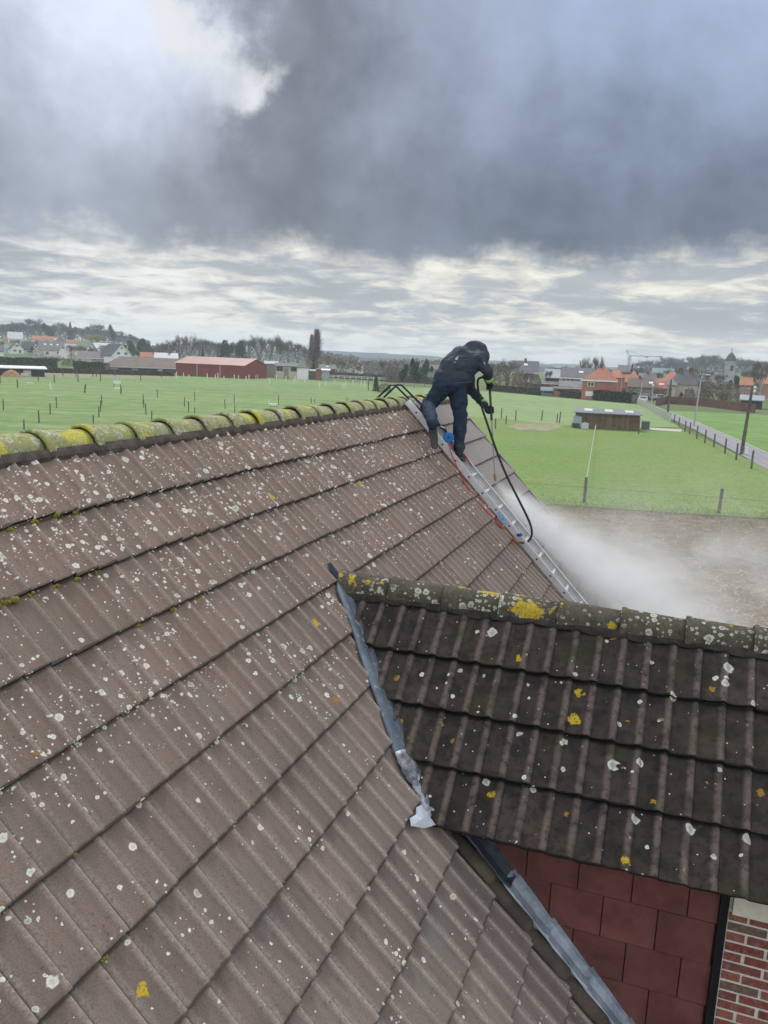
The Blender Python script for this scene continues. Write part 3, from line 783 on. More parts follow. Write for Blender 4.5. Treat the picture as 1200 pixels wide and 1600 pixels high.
# one ground sheet to the horizon
mb = MB(); ys = [-300, -60, 0, 40, 90, 150, 220, 280]+[330+24*i for i in range(18)]+[800, 950, 1150, 1400, 1700, 2000, 2300, 2600]
xs = [-2600, -2000, -1500, -1100, -800, -600]+[-480+30*i for i in range(33)]+[600, 800, 1100, 1500, 2000, 2600]
vs = [(x, y, TZ(x, y) if y > 290 else 0.0) for y in ys for x in xs]; n = len(xs)
mb.add(vs, [(j*n+i, j*n+i+1, (j+1)*n+i+1, (j+1)*n+i) for j in range(len(ys)-1) for i in range(n-1)])
tag(mb.build('ground', M['ground'], sm=True), kind='structure')
def sheet(name, pts, matl, z):
    mb = MB(); c = sum((Vector(p) for p in pts), Vector())/len(pts)
    # subdivided fan keeps long thin quads away
    vs = [Vector((p[0], p[1], z)) for p in pts]; bm = bmesh.new()
    f = bm.faces.new([bm.verts.new(v) for v in vs]); 
    if f.normal.z < 0 or True: bm.normal_update()
    if f.normal.z < 0: bmesh.ops.reverse_faces(bm, faces=[f])
    bmesh.ops.triangulate(bm, faces=bm.faces[:])
    me = bpy.data.meshes.new(name); bm.to_mesh(me); bm.free(); me.materials.append(matl)
    o = bpy.data.objects.new(name, me); COL.objects.link(o); WL[o.name] = Vector(); tag(o, kind='structure'); return o
g = gnd
V = lambda x, y: Vector((x, y, 0))
farL = [g(-400, 574), g(0, 582.0), g(130, 583.5), g(275, 587.5), g(380, 590), g(470, 592), g(580, 600), g(640, 606)]
nearfence = [g(640, 642), g(780, 655)]
sheet('left_field', farL+[V(2, 150), V(12, 100), V(6, 60), V(-10, 30), V(-40, 12), V(-120, 10)], M['left_field'], .02)
# rough strip at the far edge of the left field
sheet('rough_strip', [g(-300, 583), g(40, 591), g(150, 591), g(290, 592), g(272, 588.0), g(130, 583.4), g(0, 582), g(-300, 573)], M['rough'], .045)
hA, hB = g(800, 614), g(992, 631)
sheet('back_field', [g(600, 603), g(700, 607), g(800, 615), g(985, 631), g(1010, 634), g(1062, 668), g(905, 668), g(780, 655), g(700, 650), V(6, 100)], M['back_field'], .045)
sheet('paddock', [g(700, 648), g(780, 655.5), g(905, 668), g(1062, 669), g(1290, 775), g(1290, 818), g(1200, 812), g(1020, 801), g(860, 789), V(2, 42), V(4, 70)], M['paddock'], .065)
sheet('right_field', [g(1024, 641), g(1190, 648), g(1400, 660), V(160, 40), V(60, 36), V(32.5, 56), g(1200, 715), g(1100, 669)], M['right_field'], .02)
sheet('stubble_field', [g(700, 780), g(860, 789), g(1020, 801), g(1200, 812), g(1400, 826), V(50, 8), V(8, -4), V(0, 8), V(-6, 30)], M['stubble'], .03)
# bare earth patch beside the paddock gate
sheet('dirt_patch', [g(790, 668), g(815, 661), g(862, 662), g(880, 668), g(855, 675), g(810, 673)], M['rough'], .085)
# road and its pale far kerb
rp_near = [(1330, 800), (1200, 735), (1135, 700), (1085, 672), (1050, 656), (1022, 642), (1004, 633)]
rp_far = [(1330, 765), (1200, 711), (1145, 686), (1090, 662), (1060, 650), (1033, 640), (1016, 632)]
mb = MB(); a = [g(*p) for p in rp_near]; b_ = [g(*p) for p in rp_far]; n = len(a)
mb.add([Vector((p.x, p.y, .075)) for p in a]+[Vector((p.x, p.y, .075)) for p in b_], [(i, n+i, n+i+1, i+1) for i in range(n-1)])
tag(mb.build('road', M['road']), kind='structure')
mb = MB()
for i in range(n-1):
    p, q = b_[i], b_[i+1]; d = (q-p); sd = Vector((d.y, -d.x, 0)).normalized()*.16
    mb.frame(Vector((p.x, p.y, 0))+sd*.2, d, sd, UP*.12)
tag(mb.build('kerb', M['roadedge']), kind='structure')
# short pale track from the shed to the road
sheet('path', [g(1016, 669.5), g(1066, 672.5), g(1064, 676), g(1010, 672.5)], M['roadedge'], .10)
# straw lying over the stubble: loose stems and tufts
mb = MB(); rg = random.Random(77)
for i in range(9000):
    px = rg.uniform(790, 1290); py = rg.uniform(800, 1050); c = g(px, py)
    if py < 793+(px-860)*.066: continue
    a_ = rg.uniform(0, 6.28); L = rg.uniform(.10, .42); hgt = rg.uniform(.02, .12); wd = rg.uniform(.008, .018)
    d = Vector((math.cos(a_), math.sin(a_), rg.uniform(-.05, .35))).normalized()*L; sd = Vector((-math.sin(a_), math.cos(a_), 0))*wd
    c.z = .04+hgt*.4
    mb.add([c-sd, c+sd, c+d], [(0, 1, 2)], 0, rg.random())
M['straw'] = mat('dry_straw', (.42, .36, .25), .9, rnd=.45)
tag(mb.build('straw_litter', M['straw']), kind='stuff')
# pale tall tufts across the paddocks and pasture
mb = MB()
def tufts(n, x0, x1, y0, y1, h0, h1, line=None):
    for i in range(n):
        px = rg.uniform(x0, x1); py = rg.uniform(y0, y1)
        if line: py = line(px)+rg.gauss(0, y0)
        c = g(px, py); c.z = .05
        for k_ in range(3):
            a_ = rg.uniform(0, 6.28); hh = rg.uniform(h0, h1); o_ = Vector((rg.gauss(0, .05), rg.gauss(0, .05), 0)); sd = Vector((math.cos(a_), math.sin(a_), 0))*.012
            mb.add([c+o_-sd, c+o_+sd, c+o_+Vector((rg.gauss(0, .08), rg.gauss(0, .08), hh))], [(0, 1, 2)], 0, rg.random())
tufts(1500, 3.0, 0, 0, 0, .12, .3, None) if False else None
tufts(900, 790, 1290, 0, 0, .12, .34, None) if False else None
for i in range(9000):
    px = rg.uniform(700, 1290); py = 789+(px-860)*.066+2.0*math.sin(px*.05)+1.5*math.sin(px*.13)+rg.gauss(0, 4.0)+(rg.random()**4)*rg.choice((-40, 60))
    c = g(px, py); c.z = .05; a_ = rg.uniform(0, 6.28); sd = Vector((math.cos(a_), math.sin(a_), 0))*.015
    mb.add([c-sd, c+sd, c+Vector((rg.gauss(0, .08), rg.gauss(0, .08), rg.uniform(.04, .15)))], [(0, 1, 2)], 0, rg.random())
M['tuft'] = mat('tussock_grass', (.21, .235, .10), .95, rnd=.4)
tag(mb.build('tussock_grass', M['tuft']), kind='stuff')

# ================================================================== POSTS AND FENCES
M['post'] = mat('dark_weathered_post', (.13, .12, .10), .9, var=.3, vscale=5)
M['post_grey'] = mat('grey_weathered_post', (.15, .135, .12), .9, var=.35, vscale=4, bump=.5, bscale=30)
M['white'] = mat('white_paint', (.72, .72, .70), .6)
M['pale'] = mat('pale_post', (.48, .48, .44), .8)
M['wire'] = mat('fence_wire', (.22, .22, .21), .5, .6)
def post(name, px, yb, yt, wd, matl, label, cat='post', group=None, lean=0, top='flat'):
    c = g(px, yb); d = ray(px, yb); dist = CAMH/-d.z
    hgt = max(.3, zat(px, yt, c.x, c.y))
    mb = MB(); rgp = random.Random(int(px*7+yb))
    tx, ty = rgp.gauss(0, .02)+lean, rgp.gauss(0, .02)
    ring = [(0, -.1, 1.0), (0, hgt*.5, 1.0), (0, hgt-.03, .95), (0, hgt, .7)]
    mb.tube([c+Vector((tx*z_, ty*z_, z_)) for _, z_, _ in ring], [wd/2*q for _, _, q in ring], 7)
    o = mb.build(name, matl); tag(o, label, cat, group); return o, c, hgt
GL = 'dark posts standing in the striped left pasture'
L4 = lambda x, y: (x/4, 480+y/4)
for x, b0, t0 in [(152, 780, 703), (245, 725, 643), (314, 670, 600), (354, 630, 562), (22, 645, 575), (584, 727, 673), (618, 688, 622), (628, 652, 583), (637, 612, 548), (895, 603, 545), (899, 630, 575), (912, 670, 603), (948, 708, 648), (1153, 618, 562), (1179, 655, 592)]:
    px, yb = L4(x, b0); _, yt = L4(x, t0); post('fence_post', px, yb, yt, .13, M['post'], 'thin dark fence post standing alone in the striped green pasture', group=GL)
C3 = lambda x, y: (260+x/3.333, 490+y/3.333)
for x, b0, t0 in [(94, 485, 433), (115, 513, 458), (148, 455, 404), (148, 520, 488), (307, 497, 447), (353, 468, 420), (356, 515, 475), (584, 475, 425), (754, 468, 437), (772, 468, 440), (940, 468, 435)]:
    px, yb = C3(x, b0); _, yt = C3(x, t0); post('fence_post', px, yb, yt, .12, M['post'], 'thin dark fence post standing alone in the striped green pasture', group=GL)
GF = 'old posts along the far edge of the left pasture'
for x, b0, t0 in [(110, 505, 452), (340, 472, 424), (488, 468, 425), (757, 543, 493), (628, 465, 420), (602, 435, 395), (716, 430, 395), (880, 460, 415), (1104, 450, 410), (393, 435, 392), (475, 435, 390), (580, 436, 408), (828, 430, 398), (2, 475, 420), (488, 440, 390), (240, 460, 432), (1180, 445, 415), (1010, 440, 415)]:
    px, yb = L4(x, b0); _, yt = L4(x, t0); post('fence_post', px, yb, yt, .22, M['post'], 'stout brown post at the rough far edge of the left pasture', group=GF)
px, yb = L4(529, 535); post('fence_post', px, yb, L4(0, 482)[1], .25, M['post'], 'thick leaning brown post in the middle of the left pasture', lean=.12)
px, yb = L4(985, 568); post('fence_post', px, yb, L4(0, 512)[1], .14, M['post_grey'], 'pale grey post in the left pasture right of the white trough')
px, yb = L4(318, 520); post('fence_post', px, yb, L4(0, 468)[1], .24, M['white'], 'single white post on the left pasture in front of the houses')
GW2 = 'white posts of the paddock in front of the red barn'
for x, b0, t0 in [(53, 345, 303), (90, 335, 308), (118, 340, 315), (213, 338, 310), (255, 338, 316), (268, 335, 308), (300, 348, 325), (323, 333, 308), (338, 336, 310), (353, 345, 318), (375, 340, 320), (415, 355, 325), (430, 342, 318), (465, 338, 318), (475, 338, 316), (537, 365, 338), (565, 338, 315), (573, 348, 318), (622, 355, 325), (665, 365, 335), (674, 350, 325), (720, 360, 335), (797, 388, 362), (828, 380, 350), (875, 360, 345), (918, 390, 365), (932, 388, 350), (972, 375, 345), (1014, 380, 352), (1032, 388, 350)]:
    px, yb = C3(x, b0); _, yt = C3(x, t0); post('white_post', px, yb, yt, .24, M['white'], 'short white post standing in the paddock before the red barn', group=GW2)
px, yb = C3(1052, 400); post('fence_post', px, yb, C3(0, 345)[1], .25, M['post'], 'brown corner post beside the dark conifer bush')
px, yb = C3(1104, 407); post('white_post', px, yb, C3(0, 372)[1], .2, M['white'], 'white post directly in front of the dark conifer bush')
# white rail fence behind the paddock
rf = root('rail_fence', 'long white rail fence behind the white posts', 'fence', g(470, 592))
pa, pb = g(452, 588), g(660, 599)
mb = MB(); d = pb-pa
for zz_ in (1.15, .7): mb.frame(pa+UP*(zz_-.09), d, Vector((d.y, -d.x, 0)).normalized()*.08, UP*.16)
mb.build('rail', M['white'], rf)
for i in range(24):
    mb = MB(); p = pa+d*(i/23.0); mb.frame(p-Vector((.09, .09, .1)), Vector((.18, 0, 0)), Vector((0, .18, 0)), UP*1.35); mb.build('post', M['white'], rf)
# white trough and small white board in the pasture
def slab_thing(name, label, cat, px, yb, wpx, hpx, depth, matl, legs=False):
    c = g(px, yb); dist = CAMH/-ray(px, yb).z; wd = wpx*dist/FPX; hh = hpx*dist/FPX
    az_ = math.atan2(c.x, c.y); X = Vector((math.cos(az_), -math.sin(az_), 0)); Y = Vector((math.sin(az_), math.cos(az_), 0))
    r_ = root(name, label, cat, c)
    return r_, c, X, Y, wd, hh
r_, c, X, Y, wd, hh = slab_thing('water_trough', 'long white water trough in the pasture just above the ridge', 'trough', 426.5, 635.5, 14, 4.5, .6, M['white'])
mb = MB(); mb.frame(c-X*wd/2+UP*.15, X*wd, Y*.6, UP*(hh*.7)); mb.build('basin', M['white'], r_)
for sgn in (-.35, .35): mb = MB(); mb.frame(c+X*wd*sgn, X*.1, Y*.6, UP*.16); mb.build('leg', M['post_grey'], r_)
mb = MB(); mb.tube([c-X*wd*.42-Y*.1, c-X*wd*.42-Y*.1+UP*1.0], .05); mb.build('stake', M['white'], r_)
r_, c, X, Y, wd, hh = slab_thing('jump_board', 'white board on two low blocks in the left pasture', 'board', 183, 608.5, 11, 14, .3, M['white'])
mb = MB(); mb.frame(c-X*wd/2+UP*hh*.62, X*wd, Y*.12, UP*hh*.36); mb.build('panel', M['white'], r_)
mb = MB(); mb.frame(c-X*wd/2-Y*.3, X*wd, Y*.6, UP*hh*.2); mb.build('base_block', M['white'], r_)
for sgn in (-.46, .40): mb = MB(); mb.frame(c+X*wd*sgn, X*.12, Y*.1, UP*hh*.7); mb.build('leg', M['post_grey'], r_)
r_, c, X, Y, wd, hh = slab_thing('ground_board', 'flat white board lying in grass near the dark barn', 'board', 47.5, 599, 11, 2, .3, M['white'])
mb = MB(); mb.frame(c-X*wd/2, X*wd, Y*.9, UP*.12); mb.build('plank', M['white'], r_)

# right hand paddock posts
C4 = lambda x, y: (760+x/2.727, 520+y/2.727)
GR = 'dark posts between the paddock and the back pasture'
for x, b0, t0 in [(63, 365, 320), (83, 392, 352), (38, 412, 365), (124, 376, 330), (235, 375, 330), (300, 385, 345), (311, 385, 335)]:
    px, yb = C4(x, b0); _, yt = C4(x, t0); post('fence_post', px, yb, yt, .15, M['post'], 'dark post on the boundary between mown paddock and back pasture', group=GR)
px, yb = C4(648, 434); post('fence_post', px, yb, C4(0, 362)[1], .16, M['post'], 'tall dark post at the right corner of the timber shed')
px, yb = C4(464, 414); post('fence_post', px, yb, C4(0, 393)[1], .15, M['pale'], 'small pale post in front of the timber shed wall')
for i, (x, b0, t0) in enumerate([(83, 550, 490), (142, 500, 458), (190, 480, 430)]):
    px, yb = C4(x, b0); post('stake', px, yb, C4(0, t0)[1], .04, M['pale'], 'thin pale electric fence stake in the paddock behind the roof', group='thin pale stakes in the paddock')
pn1 = post('fence_post', 912.5, 787, 745, .17, M['post_grey'], 'thick grey wooden post at the stubble edge, left of the two near ones')
pn2 = post('fence_post', 1122.5, 804, 763, .17, M['post_grey'], 'thick grey wooden post at the stubble edge, right of the two near ones')
def wire(label, pts, rad=.012, sag=.0, cat='wire', group=None, name='fence_wire', matl=None):
    mb = MB(); P_ = []
    for i in range(len(pts)-1):
        a, b = Vector(pts[i]), Vector(pts[i+1])
        for k_ in range(8 if sag else 1):
            u_ = k_/8.0; q = a.lerp(b, u_); q.z -= sag*4*u_*(1-u_); P_.append(q)
    P_.append(Vector(pts[-1]))
    mb.tube(P_, rad, 4); o = mb.build(name, matl or M['wire']); tag(o, label, cat, group); return o
far = g(*C4(464, 414))
wire('pale wire running from the near left post to the shed', [pn1[1]+UP*1.1, far+UP*.6], .022, matl=M['pale'])
wire('wire strung between the two thick grey posts', [g(700, 772)+UP*.9, pn1[1]+UP*.9, pn2[1]+UP*.9, g(1330, 822)+UP*.9], .010)
# roadside fence: one thing with posts and wires
rfn = root('roadside_fence', 'post and wire fence with dark posts along the near side of the grey road', 'fence', g(1085, 672))
pp = []
for x, b0, t0 in [(1214, 632, 548), (1128, 583, 500), (1063, 545, 470), (1015, 518, 450), (968, 490, 430), (930, 473, 412), (895, 455, 395), (865, 435, 382), (845, 425, 375), (820, 395, 360), (800, 385, 347), (782, 375, 340)]:
    px, yb = C4(x, b0); c = g(px, yb); hgt = zat(px, C4(0, t0)[1], c.x, c.y)
    mb = MB(); mb.tube([c-UP*.1, c+UP*hgt*.6, c+UP*hgt], [.085, .08, .07], 7); mb.build('post', M['post'], rfn); pp.append((c, hgt))
for k_ in (.35, .65, .92):
    mb = MB(); mb.tube([c+UP*hgt*k_ for c, hgt in pp], .012, 4); mb.build('wire', M['wire'], rfn)
rf2 = root('paling_fence', 'pale grey paling fence along the road towards the village', 'fence', g(1030, 648))
pA = [g(1046, 661), g(1030, 650), g(1010, 639), g(993, 630)]
for i in range(3):
    for k_ in range(9):
        p = pA[i].lerp(pA[i+1], k_/9.0); mb = MB(); mb.frame(p-Vector((.11, .11, .1)), Vector((.22, 0, 0)), Vector((0, .22, 0)), UP*1.35); mb.build('post', M['pale'], rf2)
mb = MB()
for i in range(3):
    d = pA[i+1]-pA[i]
    for z_ in (.45, .95): mb.frame(pA[i]+UP*z_, d, Vector((d.y, -d.x, 0)).normalized()*.05, UP*.14)
mb.build('rail', M['pale'], rf2)

# poles and lamps
M['polewood'] = mat('grey_wood_pole', (.11, .105, .09), .9, var=.3, vscale=1.5)
M['steel'] = mat('galvanised_steel', (.42, .43, .43), .5, .5)
def pole(name, label, cat, xb, yb, xt, yt, r0, r1, matl, parts=None):
    c = g(xb, yb); d = ray(xt, yt); hz = zat(xt, yt, c.x, c.y)
    dist = CAMH/-ray(xb, yb).z; top = EYE+d*dist
    ro = root(name, label, cat, c); top = Vector((c.x+(top.x-c.x)*.6, c.y, hz))
    mb = MB(); mb.tube([c-UP*.2, c.lerp(top, .5), top], [r0, (r0+r1)/2, r1], 9); mb.build('pole', matl, ro)
    return ro, c, top
ro, c, tp = pole('utility_pole', 'tallest wooden utility pole beside the road at the right edge', 'pole', 1158, 711, 1170, 602, .17, .11, M['polewood'])
for z_, s_ in ((0, 1), (-.35, 1)):
    mb = MB(); mb.ball(tp+Vector((.18*s_, -.05, -.15+z_)), (.16, .1, .12)); mb.build('insulator', M['white'], ro)
mb = MB(); mb.tube([tp+Vector((-.35, 0, -.3)), tp+Vector((.45, 0, -.3))], .04); mb.build('crossarm', M['steel'], ro)
mb = MB(); mb.frame(c+Vector((.22, -.12, .15)), Vector((.3, 0, 0)), Vector((0, .12, 0)), UP*.62); mb.build('white_plate', M['white'], ro)
tall_top = tp
ro, c, tp2 = pole('utility_pole', 'dark wooden utility pole halfway along the roadside fence', 'pole', 1042, 656, 1045, 593, .19, .13, M['polewood'])
mb = MB(); mb.tube([tp2+Vector((-.4, 0, -.2)), tp2+Vector((.4, 0, -.2))], .05); mb.build('crossarm', M['steel'], ro)
ro, c, tp3 = pole('street_lamp', 'tall grey street lamp with curved arm beside the road', 'street lamp', 1084, 667, 1092, 592, .13, .08, M['steel'])
a_, b2 = tp3, pt(1103, 585, (tp3-EYE).dot(_F)); mb = MB(); mb.tube([a_, a_+UP*.6+Vector((.15, 0, 0)), a_.lerp(b2, .5)+UP*.35, b2], [.08, .07, .06, .05]); mb.build('arm', M['steel'], ro)
mb = MB(); mb.ball(b2+Vector((.2, 0, -.05)), (.45, .18, .1)); mb.build('lamp_head', M['pale'], ro)
ro, c, tp4 = pole('street_lamp', 'short grey lamp post near the parked cars', 'street lamp', 1017, 640, 1018, 602, .12, .09, M['steel'])
mb = MB(); mb.ball(tp4, (.3, .2, .15)); mb.build('lamp_head', M['white'], ro)
ro, c, tp5 = pole('flag_pole', 'thin pale pole left of the red van', 'pole', 999, 634, 1002, 597, .09, .06, M['pale'])
ro, c, tp6 = pole('lamp_post', 'thin grey pole in front of the orange roofed brick house', 'pole', 969, 628, 969, 592, .08, .06, M['steel'])
wire('overhead cable sagging between the tall pole and the village', [tall_top-UP*.2, pt(1103, 608, 120), tp2-UP*.1], .02, sag=.3)
wire('overhead cable leaving the tall pole to the right', [tall_top-UP*.2, pt(1260, 650, 60)], .015, sag=.3)
wire('upper overhead cable between the dark pole and the lamp pole', [tp2, tp4], .018, sag=.4)
# ================================================================== TREES
M['bark'] = mat('grey_bark', (.16, .14, .125), .9, var=.3, vscale=2)
M['bark_pale'] = mat('birch_bark', (.42, .40, .37), .85, var=.25, vscale=2)
M['twig'] = mat('bare_twigs', (.165, .135, .125), .9, rnd=.35)
M['twig_red'] = mat('reddish_twigs', (.20, .135, .115), .9, rnd=.35)
M['twig_gold'] = mat('willow_twigs', (.34, .32, .13), .9, rnd=.3)
M['scrub'] = mat('brown_scrub', (.20, .165, .125), .9, rnd=.4)
M['needle'] = mat('dark_conifer', (.030, .052, .030), .9, rnd=.4)
M['ever'] = mat('evergreen_leaf', (.045, .075, .035), .85, rnd=.45)
M['hedge'] = mat('dark_hedge_leaf', (.045, .055, .03), .9, rnd=.5)
M['hedgebrown'] = mat('brown_beech_hedge', (.12, .085, .055), .9, rnd=.45)
def bare_proto(seed, spread=.42, upw=.55, twigs=9, levels=4, trunk_h=.25, slim=False, tm='twig', bm_='bark', width=1.0):
    """unit-height bare tree: trunk with limbs, and a crown of fine twigs"""
    rg = random.Random(seed); tr = MB(); cr = MB()
    tips = []
    def grow(p, d, L, r, lv):
        q = p + d*L
        (tr if lv < 2 else cr).tube([p, p.lerp(q, .5)+Vector((rg.gauss(0, 1), rg.gauss(0, 1), 0))*L*.05, q], [r, r*.8, r*.6], 5 if lv < 2 else 3, cap=False)
        if lv >= levels:
            tips.append((q, d, L)); return
        nb = rg.choice([3, 3, 4]) if lv > 0 else rg.choice([4, 5])
        for k in range(nb):
            a = 2*math.pi*(k+rg.random()*.7)/nb
            sp = spread*rg.uniform(.6, 1.3) if k or lv == 0 else .12
            sd = Vector((math.cos(a), math.sin(a), 0))
            nd = (d*(1-sp*.5)+sd*sp*1.25+Vector((0, 0, upw*.25))).normalized()
            st = p.lerp(q, rg.uniform(.65, 1)) if lv else p.lerp(q, rg.uniform(.72, 1))
            grow(st, nd, L*rg.uniform(.62, .82) if lv else L*rg.uniform(.75, 1.0), r*.56, lv+1)
    if slim:
        tr.tube([(0, 0, -.02), (0, 0, .5), (0, 0, .97)], [.022, .015, .003], 6)
        for i in range(170):
            z = .06+.88*rg.random()**.9; a = rg.uniform(0, 6.283); L = (.34*(1-z)**.5+.07)*rg.uniform(.7, 1); o_ = Vector((0, 0, z))
            d = Vector((math.cos(a)*.28, math.sin(a)*.28, .95)).normalized(); tips.append((o_+d*L*.4, d, L*.6)); cr.tube([o_, o_+d*L], [.004, .001], 3, cap=False)
    else: grow(Vector((0, 0, -.01)), Vector((0, 0, 1)), trunk_h, .026, 0)
    for q, d, L in tips:
        for k in range(twigs):
            a = Vector((rg.gauss(0, 1), rg.gauss(0, 1), rg.gauss(.25, .8))).normalized()
            nd = (d*.7+a*.75).normalized(); l = L*rg.uniform(.6, 1.25)
            sd = nd.cross(Vector((rg.gauss(0, 1), rg.gauss(0, 1), rg.gauss(0, 1)))).normalized()*.0022
            st = q - d*L*rg.random()*.8
            cr.add([st-sd, st+sd, st+nd*l], [(0, 1, 2)], 0, rg.random()*.9+.05)
            m2 = st+nd*l*.5; n2 = (nd+Vector((rg.gauss(0, .7), rg.gauss(0, .7), rg.gauss(0, .7)))).normalized()
            cr.add([m2-sd*.7, m2+sd*.7, m2+n2*l*.5], [(0, 1, 2)], 0, rg.random()*.9+.05)
    zs = max(max(v[2] for v in cr.v), .01); ws = sorted(math.hypot(v[0], v[1]) for v in cr.v)[int(len(cr.v)*.985)]
    k = 1/zs; kw = .5*width/ws*1.0
    for b in (tr, cr): b.v = [(x*kw, y*kw, z*k) for x, y, z in b.v]
    return tr, cr, bm_, tm
def cone_proto(seed, matl='needle', w=.5, n=2200, shape='cone'):
    rg = random.Random(seed); tr = MB(); cr = MB()
    tr.tube([(0, 0, -.02), (0, 0, .9)], [.02, .004], 6)
    lobes = [(Vector((rg.gauss(0, .16)*w, rg.gauss(0, .16)*w, rg.uniform(.3, .85))), rg.uniform(.12, .24)) for _ in range(11)]
    for i in range(n):
        a = rg.uniform(0, 6.283)
        if shape == 'cone':
            z = .06+.94*rg.random()**1.25; rr = (1-z)**.8*.5*w*(.75+.25*math.sin(z*40+a*2))*rg.uniform(.55, 1)+.01
            c = Vector((math.cos(a)*rr, math.sin(a)*rr, z))
        elif shape == 'dome':
            z = rg.random(); rr = math.sqrt(max(0, 1-(z*1.02-.1)**2))*.5*w*rg.uniform(.7, 1.0)*(1+.12*math.sin(a*3+seed)+.1*math.sin(a*7+z*9)); c = Vector((math.cos(a)*rr, math.sin(a)*rr, z*(.93+.07*math.sin(a*5))))
        else:
            l, lr = rg.choice(lobes); v = Vector((rg.gauss(0, 1), rg.gauss(0, 1), rg.gauss(0, 1))).normalized(); c = l+v*lr*rg.uniform(.6, 1)
            c.z = max(.05, min(1, c.z))
        s_ = rg.uniform(.018, .038); u = Vector((rg.gauss(0, 1), rg.gauss(0, 1), rg.gauss(0, 1))).normalized(); v = u.cross(Vector((rg.gauss(0, 1), rg.gauss(0, 1), 1))).normalized()
        cr.add([c-u*s_, c+v*s_*.7, c+u*s_, c-v*s_*.6], [(0, 1, 2, 3)], 0, rg.random()*.9+.05)
    return tr, cr, 'bark', matl
PROTO = {'bare_a': (bare_proto(1), 'bare_tree'), 'bare_b': (bare_proto(2, .36, .7, 8), 'bare_tree'), 'bare_c': (bare_proto(3, .5, .4, 9), 'bare_tree'),
         'bare_d': (bare_proto(4, .42, .6, 8, tm='twig_red'), 'bare_tree'), 'birch': (bare_proto(5, .34, .6, 6, bm_='bark_pale'), 'birch_tree'),
         'poplar': (bare_proto(6, slim=True, twigs=20, tm='twig_red'), 'poplar_tree'), 'willow': (bare_proto(7, .6, .2, 22, levels=4, trunk_h=.2, tm='twig_gold'), 'willow_tree'),
         'conifer': (cone_proto(8, 'needle', .9), 'conifer_tree'), 'pine': (cone_proto(9, 'needle', 1.0, 2200, 'lobes'), 'pine_tree'), 'evergreen': (cone_proto(10, 'ever', 1.0, 2400, 'lobes'), 'evergreen_tree'),
         'bush': (cone_proto(11, 'scrub', 1.0, 2400, 'dome'), 'bush'), 'dark_bush': (cone_proto(12, 'needle', 1.0, 1800, 'dome'), 'bush'), 'green_bush': (cone_proto(13, 'ever', 1.0, 1800, 'dome'), 'bush')}
BUILT = {}
def tree(kind, px, ytop, D, wpx, label, group=None, cat='tree', ybase=None, rz=None):
    (tr, cr, b_, tm), nm = PROTO[kind]
    c = onz(px, D)
    if ybase is not None and ybase < 0: pass
    d = ray(px, ytop); hgt = (EYE+d*D).z-c.z; wd = wpx*D/FPX
    if kind not in BUILT:
        r_ = root(nm, label, cat); 
        tr.build('trunk', M[b_], r_); cr.build('crown' if 'bush' not in kind else 'foliage', M[tm], r_); BUILT[kind] = r_
    else: r_ = copy_tree(BUILT[kind])
    r_.location = c; r_.scale = (wd, wd, hgt*1.0); r_.rotation_euler = (0, 0, rz if rz is not None else (px*1.7) % 6.28)
    r_['label'] = label; r_['category'] = cat
    if group: r_['group'] = group
    elif 'group' in r_: del r_['group']
    WL[r_.name] = Vector(c); return r_
rg = random.Random(42)
# wooded hill on the left
GH = 'bare trees of the wood behind the left village'
for px, yt, wd in [(-8, 506, 26), (6, 505, 24), (20, 503, 26), (36, 501, 26), (53, 495, 30), (66, 504, 20), (96, 502, 24), (118, 508, 24), (130, 511, 20), (142, 508, 22), (155, 504, 24), (172, 512, 18), (187, 515, 20), (199, 519, 18), (209, 523, 16), (-22, 508, 26), (45, 506, 26), (85, 506, 22), (104, 507, 22), (12, 510, 26), (164, 509, 22), (148, 512, 20), (180, 520, 20), (28, 509, 24), (220, 528, 18)]:
    tree(rg.choice(['bare_a', 'bare_b', 'bare_c', 'bare_d']), px, yt, 640+rg.uniform(-25, 40), wd*1.15, 'tall bare tree in the wood on the hill behind the left village houses', GH)
tree('conifer', 112, 503, 640, 15, 'tall reddish dark conifer standing out of the hilltop wood')
tree('pine', 76, 503, 620, 26, 'dark round pine in the middle of the hilltop wood')
tree('pine', 176, 505, 610, 15, 'narrow dark evergreen at the right end of the hilltop wood')
tree('willow', 149, 519, 500, 34, 'round yellow green willow behind the left village houses')
tree('evergreen', 222, 527, 400, 26, 'dark green evergreen right of the house with solar panels')
tree('evergreen', 205, 531, 420, 22, 'smaller evergreen just behind the solar panel roof')
# wood mass behind: too many stems to count
def wood(name, label, px0, px1, D, yts, n, matl, seed, dep=60, wtri=.35, hmul=1.0, base_drop=0):
    mb = MB(); rgw = random.Random(seed)
    for i in range(n):
        px = rgw.uniform(px0, px1); f = (px-px0)/(px1-px0)*(len(yts)-1); k = min(int(f), len(yts)-2); yt = yts[k]+(yts[k+1]-yts[k])*(f-k)
        dd = D+rgw.uniform(0, dep); c = onz(px, dd); top = (EYE+ray(px, yt)*dd).z
        z0_ = c.z; hh = (top-z0_)*(rgw.random()**.6)*(1+.05*math.sin(px*.9)+.05*math.sin(px*.37))
        p = Vector((c.x, c.y, z0_+max(0, hh)-.5)); s_ = wtri*rgw.uniform(.6, 1.6)
        u = Vector((rgw.gauss(0, 1), rgw.gauss(0, 1), rgw.gauss(0, 1))).normalized(); v = Vector((rgw.gauss(0, 1), rgw.gauss(0, 1), rgw.gauss(0, 1))).normalized()
        mb.add([p-u*s_, p+v*s_, p+u*s_], [(0, 1, 2)], 0, rgw.random()*.9+.05)
    o = mb.build(name, matl); tag(o, label, kind='stuff'); return o
wood('woodland', 'dense wood on the left hill', -60, 235, 660, [512, 508, 507, 508, 510, 511, 514, 519, 526, 532], 14000, M['twig'], 1, 120, .75)
